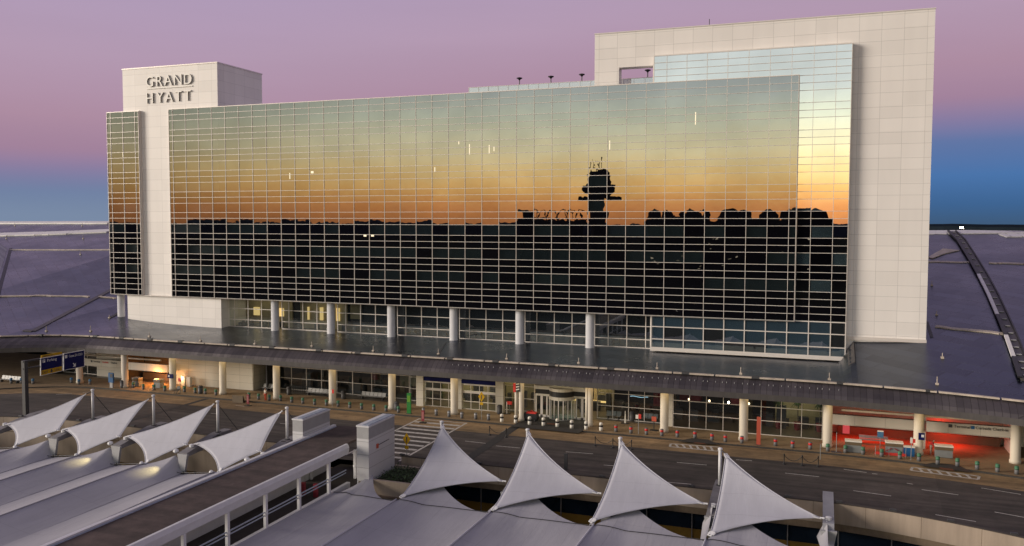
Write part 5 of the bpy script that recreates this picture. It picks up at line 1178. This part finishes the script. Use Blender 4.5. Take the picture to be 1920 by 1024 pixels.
# the earth shadow is deepest opposite the glow and thins away to the side
zs=math_n(nt,'ADD',z,mr(a_e,-1,-.55,0,.055)); ec=ramp(zs,EAST)
pale=N(nt,'ShaderNodeMix'); pale.data_type='RGBA'; pale.inputs[7].default_value=(.22,.275,.37,1); L.new(math_n(nt,'MULTIPLY',mr(a_e,-.98,-.6,0,.8),mr(z,.0,.07,1,0)),pale.inputs[0]); L.new(ec,pale.inputs[6])
dim=mr(a_s,.62,.985,.42,1.06); wv=N(nt,'ShaderNodeVectorMath',operation='SCALE'); L.new(wc,wv.inputs[0]); L.new(dim,wv.inputs['Scale'])
nz=N(nt,'ShaderNodeTexNoise'); nz.inputs['Scale'].default_value=2.2; nz.inputs['Detail'].default_value=4
mpn=N(nt,'ShaderNodeMapping'); mpn.inputs['Scale'].default_value=(1,1,9); L.new(nm.outputs[0],mpn.inputs[0]); L.new(mpn.outputs[0],nz.inputs['Vector'])
mx=N(nt,'ShaderNodeMix'); mx.data_type='RGBA'; L.new(mr(a_s,-.35,.5,0,1),mx.inputs[0]); L.new(pale.outputs[2],mx.inputs[6]); L.new(wv.outputs[0],mx.inputs[7])
sc=N(nt,'ShaderNodeVectorMath',operation='SCALE'); L.new(mx.outputs[2],sc.inputs[0]); L.new(mr(nz.outputs['Fac'],.3,.7,.985,1.015),sc.inputs['Scale'])
L.new(sc.outputs[0],bg.inputs[0]); bg.inputs[1].default_value=1.0
sl_=bpy.data.lights.new('sun','SUN'); so=bpy.data.objects.new('sun',sl_); COL.objects.link(so)
sl_.energy=3.7; sl_.angle=R(24); sl_.color=(1,.88,.745)
az,el=R(-63),R(12); d=Vector((math.sin(az)*math.cos(el),-math.cos(az)*math.cos(el),math.sin(el)))
so.rotation_euler=d.to_track_quat('Z','Y').to_euler(); so.location=(-300,-200,80)
def lamp(kind,name,pos,power,col,size=1.,rot=None,sy=None):
    l=bpy.data.lights.new(name,kind); l.energy=power; l.color=col
    if kind=='AREA':
        l.size=size
        if sy: l.shape='RECTANGLE'; l.size_y=sy
    else: l.shadow_soft_size=size
    o=bpy.data.objects.new(name,l); o.location=pos
    if rot: o.rotation_euler=rot
    COL.objects.link(o); return o
lamp('AREA','heater_lamp',(6,98.9,2.05),230,(1,.035,.01),7,None,2.2)
lamp('AREA','heater_lamp',(13.6,100.0,2.05),170,(1,.035,.010),3.2,None,1.6)
lamp('POINT','heater_lamp',(12.9,100.9,1.9),85,(1,.04,.012),.25)
lamp('POINT','heater_lamp',(-91.0,97.6,1.7),420,(1,.33,.06),.3)
lamp('POINT','wall_lamp',(-86.6,97.2,1.3),75,(1,.60,.26),.2)
lamp('POINT','heater_lamp',(-89.9,96.0,1.9),260,(1,.42,.12),.2)
lamp('AREA','ceiling_lamp',(-43,103.0,4.7),360,(1,.80,.42),8,None,3)
lamp('AREA','ceiling_lamp',(-29,102.5,4.7),400,(1,.78,.42),6,None,4)
lamp('AREA','ceiling_lamp',(-2.0,101.5,4.7),110,(1,.85,.5),4,None,3)
lamp('AREA','ceiling_lamp',(-82,112,11.7),70,(1,.8,.5),8,None,2); lamp('AREA','ceiling_lamp',(-72,112,11.7),45,(1,.8,.5),6,None,2)
lamp('AREA','ceiling_lamp',(-40,112,11.7),60,(.8,.88,1),30,None,2)
lamp('AREA','canopy_lamp',(-44,94.6,4.9),380,(1,.72,.36),84,None,1.2)
lamp('AREA','canopy_lamp',(-80,94.6,4.9),80,(1,.72,.36),20,None,1.2)
lamp('AREA','canopy_lamp',(9,93.8,4.9),80,(1,.72,.36),16,None,1.2)
for x,y in ((158,864),(287,881)):
    p=atz(x,y,-1.0); l=lamp('SPOT','sail_spotlight',(p.x+.1,p.y+.5,.25),150,(1,.80,.30),.08); l.data.spot_size=R(85); l.data.spot_blend=.8; l.rotation_euler=(R(-18),R(22),0)
S.view_settings.view_transform='Standard'; S.view_settings.look='None'; S.view_settings.exposure=0; S.view_settings.gamma=1
S.cycles.max_bounces=8; S.cycles.transparent_max_bounces=12; S.cycles.use_denoising=True
